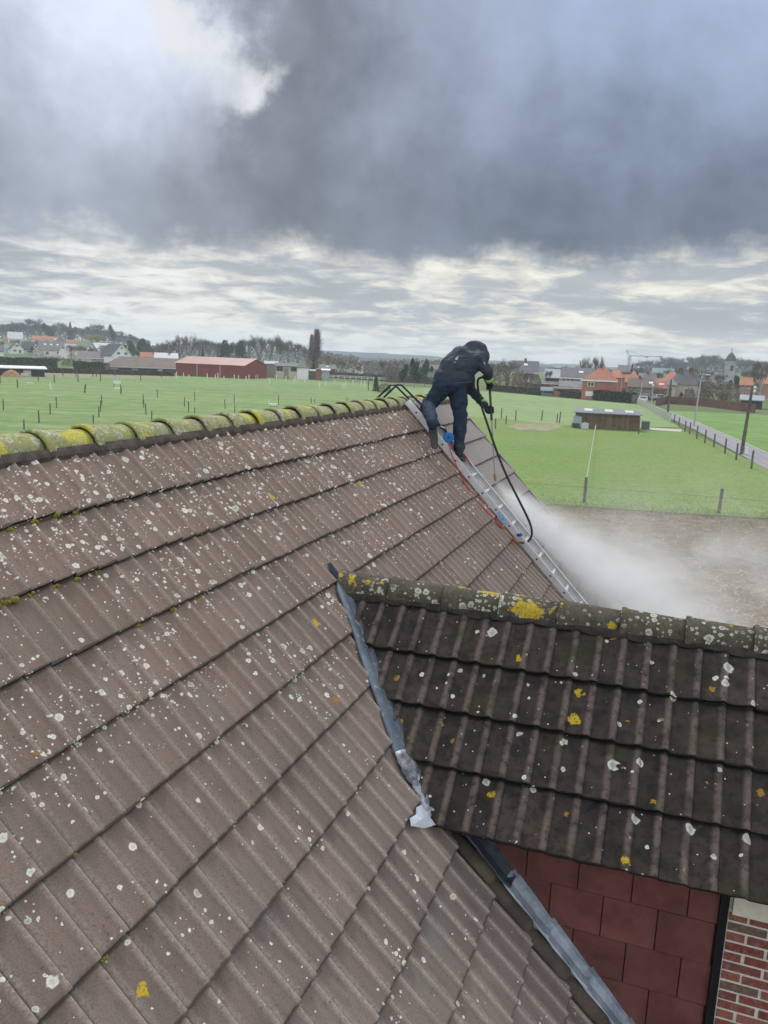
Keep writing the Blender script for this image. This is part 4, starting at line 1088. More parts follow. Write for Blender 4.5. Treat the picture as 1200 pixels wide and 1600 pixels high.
wood('woodland', 'band of bare woodland behind the red barn', 225, 560, 430, [541, 538, 536, 538, 535, 537, 540, 546, 552, 556], 14000, M['twig'], 2, 160, .5)
wood('scrub', 'brown scrub and garden bushes beyond the white paddock', 480, 700, 300, [562, 560, 563, 562, 560, 563], 5000, M['scrub'], 3, 140, .5)
# mid row left of the worker
GM = 'bare trees behind the red barn'
for px, yt, wd in [(254, 531, 18), (266, 527, 20), (281, 519, 24), (297, 519, 24), (313, 524, 22), (328, 526, 22), (343, 530, 20), (372, 528, 24), (386, 524, 26), (405, 520, 28), (421, 524, 22), (450, 525, 22), (465, 531, 20), (478, 534, 16), (235, 538, 16), (512, 551, 16), (525, 556, 16), (545, 556, 16), (437, 527, 20), (358, 534, 18)]:
    tree(rg.choice(['bare_a', 'bare_b', 'bare_c', 'bare_d']), px, yt, 400+rg.uniform(-30, 40), wd*1.2, 'bare winter tree in the row behind the red barn', GM)
tree('birch', 436, 517, 350, 22, 'white stemmed birch left of the tall poplar')
tree('poplar', 494, 511, 335, 27, 'tall narrow poplar above the white farm buildings')
tree('poplar', 486, 520, 345, 15, 'shorter poplar stem touching the left side of the tall poplar')
tree('conifer', 490, 553, 290, 12, 'small dark conifer at the foot of the tall poplar')
tree('evergreen', 352, 529, 370, 32, 'broad blue green evergreen above the red barn roof')
tree('evergreen', 376, 530, 380, 22, 'dark evergreen above the right end of the red barn')
tree('conifer', 317, 543, 330, 14, 'small dark conifer rising just behind the red barn roof')
tree('conifer', 588, 586, 178, 17, 'dark conifer bush in the pasture left of the ladder hook')
tree('bush', 602, 599, 178, 22, 'low brown bush beside the dark conifer bush', cat='bush')
tree('pine', 648, 556, 210, 26, 'dark pine tree behind the worker and the ladder hook')
tree('pine', 632, 566, 230, 22, 'dark evergreen left of the pine behind the worker')
tree('evergreen', 665, 560, 225, 22, 'evergreen tree directly behind the worker\'s back')
tree('bush', 615, 570, 260, 26, 'large brown bush beyond the ridge, left of the dark pines', cat='bush')
for px, yt, wd in [(532, 560, 16), (560, 562, 15), (600, 561, 22), (622, 560, 22), (672, 562, 22)]:
    tree(rg.choice(['bare_a', 'bare_c']), px, yt, 300+rg.uniform(-20, 30), wd*1.3, 'small bare tree in the gardens beyond the white rail fence', 'small bare trees beyond the rail fence')
# right of the worker
tree('bush', 783, 566, 215, 34, 'big round brown bush right of the worker, behind the back pasture', cat='bush')
tree('bare_c', 793, 557, 235, 40, 'bare tree above the brown bush right of the worker')
tree('bare_a', 770, 563, 220, 34, 'bare tree directly beside the worker\'s hood')
tree('bush', 812, 578, 207, 26, 'brown bush in front of the dark roofed beige house', cat='bush')
tree('bare_b', 825, 577, 207, 22, 'small bare garden tree before the flat roofed buildings')
tree('bush', 838, 584, 206, 20, 'small brown bush left of the teal shed', cat='bush')
tree('bare_b', 857, 574, 212, 14, 'slim bare tree beside the blue glazed roof')
tree('bare_c', 914, 553, 270, 24, 'left one of two round bare trees above the long dark roof')
tree('bare_a', 932, 553, 270, 26, 'right one of two round bare trees above the long dark roof')
tree('conifer', 987, 569, 300, 13, 'dark conifer beside the crane mast')
GB = 'bare trees behind the village on the right'
for px, yt, wd in [(997, 563, 20), (1008, 560, 22), (1020, 559, 24), (1032, 561, 20), (1044, 554, 26), (1058, 556, 26), (1074, 558, 24), (1088, 554, 28), (1101, 550, 30), (1116, 552, 28), (1130, 556, 22), (1150, 556, 24), (1166, 558, 26), (1180, 560, 22), (1094, 558, 24), (1050, 560, 24), (1160, 562, 26), (1124, 560, 22), (1206, 558, 26), (1220, 560, 26)]:
    tree(rg.choice(['bare_a', 'bare_b', 'bare_c']), px, yt, 620+rg.uniform(-30, 50), wd*1.25, 'bare tree in the blue grey wood behind the church', GB)
wood('woodland', 'blue grey wood behind the church', 990, 1260, 640, [574, 572, 568, 566, 563, 562, 566, 566, 568, 568], 11000, M['twig'], 4, 120, .8)
tree('birch', 1192, 556, 230, 36, 'pale twiggy birch at the right edge beside the village')
tree('evergreen', 1154, 585, 240, 24, 'dark green evergreen below the church tower')
tree('bush', 1118, 598, 186, 46, 'wide brown bush behind the brick wall below the church', cat='bush')
tree('bare_c', 1112, 590, 190, 40, 'spreading bare tree behind the brick wall', cat='tree')
tree('bush', 1146, 602, 182, 36, 'rounded brown bush right of the wide one behind the wall', cat='bush')
tree('bare_a', 1140, 593, 188, 34, 'bare garden tree left of the terracotta house')
tree('bush', 1082, 606, 186, 18, 'small brown bush in front of the cream walled house', cat='bush')
tree('bare_b', 1188, 572, 215, 26, 'dark bare tree behind the grey roofed shed')
tree('bush', 1033, 606, 196, 22, 'round olive bush beside the village road', cat='bush')
tree('green_bush', 1022, 619, 186, 9, 'small dark green bush beside the parked cars', cat='bush')
tree('green_bush', 977, 607, 190, 12, 'green garden bush right of the orange roofed house', cat='bush')
tree('bare_d', 70, 556, 330, 24, 'bare reddish tree in front of the slate roofed houses')
tree('bare_c', 90, 556, 325, 30, 'greyish bare tree in front of the slate roofed houses')
tree('bush', 110, 560, 320, 26, 'grey brown bush before the left village houses', cat='bush')
tree('green_bush', 103, 572, 300, 16, 'dark green bush behind the scrub of the left pasture', cat='bush')
tree('evergreen', 52, 540, 425, 9, 'small evergreen between the two white gabled houses')
tree('evergreen', 1068, 612, 190, 8, 'small clipped evergreen at the cream walled house')

# hedges: leaves nobody could count, one object per hedge
def hedge(name, label, pa, pb, hgt, wd, matl, n, seed, cat='hedge', leaf=.12):
    rgh = random.Random(seed); r_ = root(name, label, cat, pa); core = MB(); fo = MB()
    d = pb-pa; L = d.length; u = d.normalized(); sd = Vector((u.y, -u.x, 0))
    core.frame(pa-sd*wd*.38, d, sd*wd*.76, UP*hgt*.86)
    for i in range(n):
        a = rgh.random()*L; side = rgh.choice([-1, 1, 0]); zz_ = rgh.random()*hgt
        if side == 0: c = pa+u*a+sd*rgh.uniform(-.5, .5)*wd+UP*(hgt*rgh.uniform(.86, 1.04)+.12*math.sin(a*.7)*hgt*.3)
        else: c = pa+u*a+sd*side*wd*.5*rgh.uniform(.85, 1.1)+UP*zz_
        p = Vector((rgh.gauss(0, 1), rgh.gauss(0, 1), rgh.gauss(0, 1))).normalized()*leaf; q = Vector((rgh.gauss(0, 1), rgh.gauss(0, 1), rgh.gauss(0, 1))).normalized()*leaf
        fo.add([c-p, c+q, c+p, c-q], [(0, 1, 2, 3)], 0, rgh.random()*.9+.05)
    core.build('stems', M['bark'], r_); fo.build('foliage', matl, r_)
    return r_
hedge('hedge', 'long low dark hedge along the far side of the back pasture', g(770, 611), g(912, 624), 1.5, 1.1, M['hedge'], 4200, 1, leaf=.16)
hedge('hedge', 'thick dark hedge right in front of the orange roofed brick house', g(930, 625.5), g(990, 631), 2.2, 1.6, M['hedge'], 3200, 2, leaf=.17)
hedge('hedge', 'dark green hedge between the left houses and the farm roof', g(118, 577.5), g(168, 580.5), 2.6, 2, M['ever'], 2200, 3, leaf=.25)
hedge('hedge', 'brown field hedge along the far edge of the left pasture', g(66, 582.5), g(272, 588.0), 1.3, 1.4, M['hedgebrown'], 5000, 4, leaf=.22)
hedge('hedge', 'green garden hedge behind the dark barn', g(-20, 574), g(90, 577.5), 3.2, 2, M['ever'], 3000, 5, leaf=.28)
hedge('hedge', 'brown hedge behind the white rail fence', g(510, 590), g(700, 602), 2.0, 1.6, M['hedgebrown'], 4500, 6, leaf=.2)
hedge('hedge', 'dark hedge right of the white gabled house', g(598, 587), g(640, 590), 3.4, 2, M['ever'], 1800, 7, leaf=.25)

# ================================================================== BUILDINGS
M['wall_white'] = mat('white_render', (.78, .77, .74), .85, var=.05, vscale=.4)
M['wall_cream'] = mat('cream_render', (.50, .46, .36), .85, var=.08, vscale=.4)
M['wall_beige'] = mat('beige_brick', (.30, .25, .20), .9, var=.12, vscale=.8)
M['wall_grey'] = mat('grey_render', (.25, .24, .23), .9, var=.1, vscale=.5)
M['wall_pink'] = mat('pinkish_brick', (.36, .22, .19), .9, var=.1, vscale=.6)
M['wall_brick'] = mat('orange_red_brick', (.36, .155, .11), .9, var=.14, vscale=.9)
M['wall_darkbrick'] = mat('brown_red_brick', (.17, .09, .075), .9, var=.2, vscale=.9)
M['roof_orange'] = mat('orange_clay_tiles', (.35, .15, .10), .85, var=.14, vscale=.6)
M['roof_dull'] = mat('dull_orange_tiles', (.36, .16, .10), .85, var=.15, vscale=.6)
M['roof_slate'] = mat('dark_slate', (.085, .088, .098), .7, var=.15, vscale=.5)
M['roof_grey'] = mat('grey_roof', (.16, .155, .155), .8, var=.15, vscale=.5)
M['roof_brown'] = mat('brown_roof', (.15, .115, .10), .85, var=.15, vscale=.5)
M['roof_pale'] = mat('pale_blue_grey_roof', (.30, .33, .37), .55, var=.1, vscale=.5)
M['roof_teal'] = mat('teal_grey_roof', (.15, .21, .22), .7, var=.15, vscale=.4)
M['glass'] = mat('dark_glass', (.02, .025, .03), .15, spec=.6)
M['solar'] = mat('solar_panel', (.035, .045, .075), .2, spec=.6)
M['darkwall'] = mat('dark_boards', (.045, .042, .042), .85, var=.2, vscale=1)
def building(name, label, x0, x1, yeave, yapex, D, depth, wall, roof, yaw=0.0, style='gable_x', ridge=(.0, 1.0), wins=(), chim=(), over=.35, cat='house', group=None, ybase=None, doors=(), face='front', panels=None, skyl=(), trim=None):
    """width from image columns x0..x1 at depth D; yaw turns the front away from facing the viewer (rad)"""
    cx = (x0+x1)/2; c = onz(cx, D); az_ = math.atan2(c.x, c.y)+yaw
    X = Vector((math.cos(az_), -math.sin(az_), 0)); Y = Vector((math.sin(az_), math.cos(az_), 0))
    W = (x1-x0)*D/FPX; z0_ = c.z-.4; ze = (EYE+ray(cx, yeave)*D).z; za = (EYE+ray(cx, yapex)*(D+(depth*.5 if style in ('gable_x', 'hip') else 0))).z
    c0 = Vector((c.x, c.y, 0)); r_ = root(name, label, cat, c, group=group)
    P = lambda u, v, z: c0+X*(u*W-W/2)+Y*(v*depth)+UP*z     # u 0..1 across, v 0..1 back
    mb = MB()
    if style == 'gable_y':      # gable end faces the viewer
        f = [P(0, 0, z0_), P(1, 0, z0_), P(1, 0, ze), P(.5, 0, za-.05), P(0, 0, ze)]; bk = [p+Y*depth for p in f]
        mb.add(f+bk, [(0, 1, 2, 3, 4), (9, 8, 7, 6, 5)]+[(i, 5+i, 5+(i+1) % 5, (i+1) % 5) for i in range(5)])
    elif style == 'gable_x':
        f = [P(0, 0, z0_), P(0, 1, z0_), P(0, 1, ze), P(0, .5, za-.05), P(0, 0, ze)]; bk = [p+X*W for p in f]
        mb.add(f+bk, [(0, 4, 3, 2, 1), (5, 6, 7, 8, 9)]+[(i, (i+1) % 5, 5+(i+1) % 5, 5+i) for i in range(5)])
    else:
        mb.frame(P(0, 0, z0_), X*W, Y*depth, UP*(ze-z0_))
    mb.build('wall', M[wall] if isinstance(wall, str) else wall, r_)
    rb = MB(); t = .18
    def slab(pts):
        vs = pts+[p+UP*t for p in pts]; n = len(pts)
        rb.add(vs, [tuple(range(n-1, -1, -1)), tuple(range(n, 2*n))]+[(i, (i+1) % n, n+(i+1) % n, n+i) for i in range(n)])
    o_ = over
    if style == 'gable_x':
        sl = (za-ze)/(depth*.5)
        for v0, v1 in ((0, .5), (1, .5)):
            e = Y*(-o_ if v0 == 0 else o_)
            slab([P(0, v0, ze-sl*o_)+e-X*o_, P(1, v0, ze-sl*o_)+e+X*o_, P(1, v1, za)+X*o_, P(0, v1, za)-X*o_])
    elif style == 'gable_y':
        sl = (za-ze)/(W*.5)
        for u0 in (0, 1):
            e = X*(-o_ if u0 == 0 else o_)
            slab([P(u0, 0, ze-sl*o_)+e-Y*o_, P(.5, 0, za)-Y*o_, P(.5, 1, za)+Y*o_, P(u0, 1, ze-sl*o_)+e+Y*o_])
    elif style == 'hip':
        a, b_ = ridge; A = [P(0, 0, ze)-X*o_-Y*o_, P(1, 0, ze)+X*o_-Y*o_, P(1, 1, ze)+X*o_+Y*o_, P(0, 1, ze)-X*o_+Y*o_]
        r0, r1 = P(a, .5, za), P(b_, .5, za)
        rb.add(A+[r0, r1], [(0, 1, 5, 4), (1, 2, 5), (2, 3, 4, 5), (3, 0, 4), (3, 2, 1, 0)])
    elif style == 'mono':       # flat or slightly sloping
        slab([P(0, 0, ze)-X*o_-Y*o_, P(1, 0, ze)+X*o_-Y*o_, P(1, 1, za)+X*o_+Y*o_, P(0, 1, za)-X*o_+Y*o_])
    ro = rb.build('roof', M[roof], r_)
    if trim:
        tb = MB()
        if style == 'gable_y':
            for u0 in (0, 1):
                a = P(u0, 0, ze)-Y*(o_+.04)+X*(-o_ if u0 == 0 else o_)-UP*((za-ze)/(W*.5)*o_); b2 = P(.5, 0, za)-Y*(o_+.04)
                tb.frame(a-UP*.12, b2-a, Y*.03, UP*.3)
        else: tb.frame(P(0, 0, ze-.25)-X*o_-Y*(o_+.04)-UP*(((za-ze)/(depth*.5)*o_) if style == 'gable_x' else 0), X*(W+2*o_), Y*.035, UP*.32)
        tb.build('fascia', M[trim], r_)
    for (u0, u1, ya, yb) in wins:      # window from image rows
        za_ = (EYE+ray(cx, ya)*D).z; zb_ = (EYE+ray(cx, yb)*D).z
        wf = MB(); wf.frame(P(u0, 0, zb_)-Y*.06, X*((u1-u0)*W), Y*.05, UP*(za_-zb_)); w_ = wf.build('window', M['white'], r_)
        wp = MB(); ww = (u1-u0)*W
        for h_ in (0, 1): wp.frame(P(u0, 0, zb_)-Y*.09+X*(ww*(.1+.45*h_))+UP*(za_-zb_)*.12, X*ww*.36, Y*.04, UP*(za_-zb_)*.76)
        wp.build('pane', M['glass'], w_)
    for (u0, u1, ya, yb, dm) in doors:
        za_ = (EYE+ray(cx, ya)*D).z; zb_ = max((EYE+ray(cx, yb)*D).z, c.z-.1) if yb < 900 else c.z-.1
        wf = MB(); wf.frame(P(u0, 0, zb_)-Y*.05, X*((u1-u0)*W), Y*.045, UP*(za_-zb_)); wf.build('door', M[dm], r_)
    for (u_, v_, hh, wd) in chim:
        zc = ze+(za-ze)*(.6 if style != 'mono' else 1); cbm = MB(); cbm.frame(P(u_, v_, zc)-X*wd/2-Y*wd/2, X*wd, Y*wd, UP*(za-zc+hh)); cbm.build('chimney', M['wall_darkbrick'], ro)
    for (u_, v_, wd, hh, mm) in skyl:  # roof windows / panels on the front slope (v along slope 0..1)
        if style == 'gable_x' or style == 'hip':
            sv = (P(0, .5, za)-P(0, 0, ze)); n_ = X.cross(sv).normalized(); n_ = n_ if n_.z > 0 else -n_
            o2 = P(u_, 0, ze)+sv*v_+n_*(.2 if style == 'gable_x' else .02)
            sb_ = MB(); sb_.frame(o2, X*wd, sv*hh, n_*.05); sb_.build('roof_window' if mm != 'solar' else 'solar_panel', M[mm], ro)
        else:
            sv = (P(1, 0, ze)-P(.5, 0, za)); n_ = sv.cross(Y).normalized(); n_ = n_ if n_.z > 0 else -n_
            o2 = P(.5, u_, za)+sv*v_+n_*.2
            sb_ = MB(); sb_.frame(o2, Y*wd, sv*hh, n_*.05); sb_.build('solar_panel', M[mm], ro)
    return r_, P, X, Y, W
# --- right side
building('brick_house', 'orange red brick house with bright orange hipped roof behind the dark hedge', 912, 963, 594.5, 573, 178, 8.5, 'wall_brick', 'roof_orange', yaw=.05, style='hip', ridge=(.5, .62), wins=[(.16, .36, 597.5, 604.5)], doors=[(.12, .36, 612.5, 620, 'white')], chim=[(.5, .5, .6, .7)], trim='white')
building('house', 'small orange hipped roof directly behind the bright orange roofed brick house', 950, 972, 590, 577.5, 198, 8, 'wall_brick', 'roof_dull', yaw=.1, style='hip', ridge=(.35, .65))
building('school', 'long building with dark grey roof and a row of windows left of the orange roof', 879, 926, 590, 575.5, 205, 14, 'wall_beige', 'roof_slate', style='gable_x', wins=[(.02, .12, 591.5, 597), (.16, .26, 591.5, 597), (.3, .4, 591.5, 597), (.48, .58, 592, 597.5), (.62, .72, 592, 597.5), (.76, .86, 592.5, 598)], skyl=[(.55, .45, 1.1, .16, 'white')], trim='white')
building('lean_to', 'low grey roofed extension with pale eaves in front of the school building', 877, 912, 606, 597.5, 192, 9, 'wall_brick', 'roof_grey', style='mono', wins=[(.55, .68, 612, 616), (.74, .84, 612, 616), (.88, .97, 612, 616)], trim='white', cat='building', yaw=.03)
building('garden_shed', 'low teal shed with a wide dark window behind the back pasture hedge', 849, 870, 611, 606, 190, 5, 'roof_teal', 'roof_teal', style='gable_x', doors=[(.15, .8, 611.8, 614.5, 'glass')], cat='shed')
building('garage', 'low orange brick garage beside the teal shed', 869, 892, 608.5, 606.5, 188, 5, 'wall_brick', 'roof_grey', style='mono', cat='garage', doors=[(.1, .35, 609, 611.5, 'glass')])
building('house', 'beige house with wide dark roof right of the worker', 800, 840, 581, 564.5, 262, 12, 'wall_beige', 'roof_slate', wins=[(.1, .2, 584, 589), (.3, .4, 584, 589), (.6, .7, 584, 589)], chim=[(.5, .5, 1, .8)], trim='white', skyl=[(.45, .55, 1.2, .18, 'white')])
building('flat_roof_house', 'flat roofed brick building with white edges between dark roof and teal shed', 836, 878, 599, 598, 212, 9, 'wall_darkbrick', 'roof_grey', style='mono', trim='white', cat='building', wins=[(.6, .75, 602, 606)])
building('flat_roof_house', 'small flat roofed building with pale edge below the beige house', 818, 842, 596, 595, 222, 8, 'wall_beige', 'roof_grey', style='mono', trim='white', cat='building')
building('glasshouse', 'pale blue glazed roof building behind the flat roofs', 853, 874, 590, 577.5, 240, 8, 'darkwall', 'roof_pale', cat='building')
building('hall', 'large teal grey roof in the distance behind the school', 866, 905, 576, 569, 420, 30, 'wall_grey', 'roof_teal', cat='building')
building('house', 'small house with dull orange roof beside the grey lamp post', 972, 987, 597, 586, 225, 7, 'wall_brick', 'roof_dull', wins=[(.2, .4, 600, 604)])
building('house', 'house with rounded orange hipped roof beside the dark conifer', 983, 998, 592, 579.5, 245, 8, 'wall_pink', 'roof_orange', style='hip', ridge=(.45, .6))
building('terrace_house', 'long grey brown roofed house above the parked cars', 985, 1023, 605.5, 592, 206, 9, 'wall_grey', 'roof_brown', wins=[(.1, .2, 608, 614), (.35, .45, 608, 614)], skyl=[(.8, .4, 1.0, .2, 'white')], chim=[(.42, .5, .8, .7)])
building('terrace_house', 'reddish brown roofed house right of the long grey brown one', 1024, 1044, 607, 592.5, 208, 9, 'wall_pink', 'roof_dull', wins=[(.1, .3, 608, 612)], skyl=[(.4, .3, 1.3, .15, 'white')])
building('house', 'domed orange hipped roof left of the cream walled house', 1038, 1063, 593, 580.5, 250, 10, 'wall_pink', 'roof_orange', style='hip', ridge=(.4, .65))
building('hall', 'distant teal roof above the village street', 1020, 1052, 588, 576, 400, 24, 'wall_grey', 'roof_teal', cat='building')
building('hall', 'distant dark blue grey roof left of the crane', 966, 984, 582, 571, 380, 22, 'wall_grey', 'roof_slate', cat='building')
building('cottage', 'cream walled house with steep dark slate roof near the church', 1056, 1098, 601.5, 580, 200, 10, 'wall_cream', 'roof_slate', style='hip', ridge=(.28, .86), yaw=-.15, wins=[(.42, .5, 607, 616), (.6, .68, 607, 616)], skyl=[(.45, .45, 1.3, .16, 'white')], chim=[(.3, .5, .8, .9), (.66, .5, .9, .9)])
building('cottage', 'dark fronted annex left of the cream walled house', 1047, 1058, 603, 594, 197, 8, 'wall_cream', 'roof_grey', style='mono', doors=[(.1, .5, 606, 622, 'darkwall')])
building('cottage', 'small cream outbuilding half hidden by brown bushes', 1095, 1108, 613, 608, 192, 6, 'wall_cream', 'roof_brown')
building('house', 'small terracotta house with two white round windows by the tall pole', 1160, 1176, 602, 591, 225, 8, 'wall_pink', 'roof_dull', wins=[(.15, .4, 602, 606), (.55, .8, 602, 606)])
building('shed', 'long low shed with pale grey roof at the right edge', 1165, 1196, 626, 619, 165, 6, 'darkwall', 'roof_pale', cat='shed')
building('house', 'small white house with grey roof between the dark conifer and the crane', 1000, 1014, 590, 583.5, 300, 8, 'wall_white', 'roof_grey', wins=[(.2, .4, 592, 596)])
building('house', 'pink brick house with dark roof behind the long grey brown roof', 1008, 1024, 592, 584.5, 262, 8, 'wall_pink', 'roof_slate', chim=[(.3, .5, .8, .8)])
building('house', 'slate roofed house between the cream walled house and the church', 1098, 1116, 593, 584, 300, 9, 'wall_white', 'roof_slate', wins=[(.2, .4, 595, 599), (.6, .8, 595, 599)], chim=[(.8, .5, .8, .8)])
building('house', 'white house partly hidden by the evergreen below the church', 1128, 1142, 597, 590, 280, 8, 'wall_white', 'roof_grey', wins=[(.2, .45, 599, 603)])
building('house', 'house with dull red roof at the right edge behind the shed', 1184, 1206, 600, 590, 240, 9, 'wall_pink', 'roof_dull', wins=[(.2, .4, 603, 608)])
building('house', 'low brown roofed house behind the school building', 900, 922, 577.5, 573, 300, 8, 'wall_beige', 'roof_brown')
building('house', 'white walled house at the far left edge of the village', -14, 6, 549, 540, 400, 9, 'wall_white', 'roof_slate', wins=[(.5, .7, 551, 554)])
building('house', 'white house with teal roof below the orange roof on the hill', 2, 16, 545.5, 539, 440, 8, 'wall_white', 'roof_teal', wins=[(.2, .45, 547, 550), (.6, .8, 547, 550)])
building('house', 'white gabled house directly below the willow', 136, 149, 545, 537.5, 445, 8, 'wall_white', 'roof_grey', style='gable_y', wins=[(.3, .6, 541, 544.5)])
building('house', 'small white house behind the dormer windowed house', 108, 120, 537, 531.5, 500, 8, 'wall_white', 'roof_dull')
building('cottage', 'low cream cottage in front of the slate roofed houses', 72, 94, 562, 556.5, 350, 7, 'wall_cream', 'roof_grey', wins=[(.15, .3, 563.5, 567), (.6, .8, 563.5, 567)])
GT = 'bare garden trees between the village houses on the right'
for px, yt, wd, D_ in [(945, 570, 20, 230), (958, 574, 16, 235), (976, 576, 18, 240), (1000, 572, 18, 320), (1030, 578, 20, 300), (1046, 574, 20, 320), (1066, 572, 18, 330), (1086, 570, 20, 330), (1104, 576, 20, 260), (1124, 580, 18, 240), (1168, 574, 24, 300), (1184, 580, 22, 260), (880, 568, 16, 290), (862, 570, 14, 290), (1098, 590, 18, 195)]:
    tree(rg.choice(['bare_a', 'bare_b', 'bare_c', 'bare_d']), px, yt, D_, wd*1.2, 'bare garden tree', GT)
GV = 'bare garden trees among the left village houses'
for px, yt, wd, D_ in [(3, 530, 18, 420), (26, 529, 16, 470), (45, 530, 16, 470), (60, 531, 16, 460), (84, 532, 18, 460), (112, 536, 20, 390), (128, 537, 18, 380), (146, 541, 18, 360), (166, 536, 18, 400), (186, 534, 18, 430), (232, 538, 20, 370), (246, 541, 16, 380)]:
    tree(rg.choice(['bare_a', 'bare_b', 'bare_c', 'bare_d']), px, yt, D_, wd*1.2, 'bare garden tree', GV)
# brick garden wall along the right field
mb = MB(); a = [g(1024, 634), g(1040, 630.5), g(1100, 635), g(1180, 645.5)]
for i in range(3):
    d = a[i+1]-a[i]; n_ = Vector((d.y, -d.x, 0)).normalized()
    mb.frame(a[i]-UP*.1, d, n_*.25, UP*1.75)
o = mb.build('garden_wall', M['wall_darkbrick']); tag(o, 'long brown brick garden wall along the far side of the right field', 'wall')
# church
rc = root('church', 'grey stone church tower with dark pointed roof among the trees', 'church', onz(1140, 420))
cpos = onz(1140, 420); k = 420/FPX; az_ = math.atan2(cpos.x, cpos.y); X = Vector((math.cos(az_), -math.sin(az_), 0)); Y = Vector((math.sin(az_), math.cos(az_), 0))
zt_ = (EYE+ray(1141, 564.5)*420).z; zp = (EYE+ray(1142, 549.5)*420).z; zf = (EYE+ray(1142, 543.5)*420).z
M['stone'] = mat('grey_stone', (.36, .36, .34), .9, var=.2, vscale=.4)
w_ = 16*k; mb = MB(); o_ = cpos-X*w_/2; mb.frame(o_-UP*.5, X*w_, Y*w_, UP*(zt_-cpos.z+.5))
mb.frame(o_-X*.25-Y*.25+UP*(zt_-cpos.z-.4), X*(w_+.5), Y*(w_+.5), UP*.4)
mb.build('tower', M['stone'], rc)
mb = MB(); m_ = cpos+Y*w_/2; base = [m_+X*a*w_*.52+Y*b*w_*.52+UP*(zt_-cpos.z) for a, b in ((-1, -1), (1, -1), (1, 1), (-1, 1))]
mid_ = [m_+X*a*w_*.36+Y*b*w_*.36+UP*(zt_-cpos.z+(zp-zt_)*.55) for a, b in ((-1, -1), (1, -1), (1, 1), (-1, 1))]
ap = m_+UP*(zp-cpos.z)
mb.add(base+mid_+[ap], [(0, 1, 5, 4), (1, 2, 6, 5), (2, 3, 7, 6), (3, 0, 4, 7), (4, 5, 8), (5, 6, 8), (6, 7, 8), (7, 4, 8)])
rr = mb.build('spire', M['roof_slate'], rc)
mb = MB(); mb.tube([ap-UP*.3, ap+UP*(zf-zp)], [.12, .06], 5); mb.frame(ap+X*-.6+UP*(zf-zp)*.6, X*1.2, Y*.12, UP*.14); mb.ball(ap+UP*.5, .3); mb.build('cross', M['roof_slate'], rr)
mb = MB(); mb.frame(m_-Y*(w_*.52+.02)+X*(w_*.02)+UP*(zt_-cpos.z-5.0), X*1.6, Y*.1, UP*2.9); mb.frame(m_-Y*(w_*.52+.02)-X*(w_*.3)+UP*2.5, X*1.0, Y*.1, UP*2.0); mb.build('louvre', M['glass'], rc)
mb = MB(); n0 = cpos-X*(26*k)+Y*1; zn = (EYE+ray(1122, 590)*420).z-cpos.z; zr_ = (EYE+ray(1122, 583.5)*420).z-cpos.z
mb.frame(n0-UP*.5, X*(24*k), Y*8, UP*(zn+.5)); mb.build('nave', M['stone'], rc)
mb = MB(); mb.add([n0+UP*zn-Y*.4, n0+X*24*k+UP*zn-Y*.4, n0+X*24*k+Y*4+UP*zr_, n0+Y*4+UP*zr_, n0+Y*8.4+UP*zn, n0+X*24*k+Y*8.4+UP*zn], [(0, 1, 2, 3), (3, 2, 5, 4), (0, 3, 4), (1, 5, 2)]); mb.build('roof', M['roof_grey'], rc)
mb = MB(); mb.frame(n0-Y*.1+X*13*k+UP*1.5, X*.6, Y*.08, UP*2.6); mb.build('window', M['white'], rc)
# tower crane
cc = onz(982, 450); k = 450/FPX
rcr = root('tower_crane', 'tower crane with raised counter arm above the village', 'crane', cc)
top = pt(983.5, 556, 450); tipj = pt(1036, 557.5, 455); back_ = pt(979, 547, 450)
def lattice(a, b, w_, n, name):
    mb = MB(); d = (b-a); u = d.normalized(); s1 = u.cross(Vector((.3, .9, .2))).normalized()*w_; s2 = u.cross(s1).normalized()*w_
    cs = [s1, s2*.99, -s1, -s2*.99]
    for c in cs: mb.tube([a+c, b+c], w_*.16, 4)
    for i in range(n):
        for j in range(4): mb.tube([a+d*(i/n)+cs[j], a+d*((i+1)/n)+cs[(j+1) % 4]], w_*.1, 3)
    mb.build(name, M['crane'], rcr)
M['crane'] = mat('grey_crane_steel', (.30, .30, .30), .6, .3)
lattice(cc, Vector((cc.x, cc.y, top.z)), .75, 12, 'mast'); tm_ = Vector((cc.x, cc.y, top.z))
lattice(tm_, tipj, .24, 16, 'jib'); lattice(tm_, back_, .24, 3, 'counter_arm')
mb = MB(); mb.tube([back_, tm_.lerp(tipj, .45)], .09, 4); mb.tube([back_, cc.lerp(tm_, .55)], .09, 4); mb.build('tie_rope', M['crane'], rcr)
mb = MB(); hk = tm_.lerp(tipj, .5); mb.frame(hk-Vector((.8, .4, .7)), Vector((1.6, 0, 0)), Vector((0, .8, 0)), UP*.6); mb.build('trolley', M['crane'], rcr)

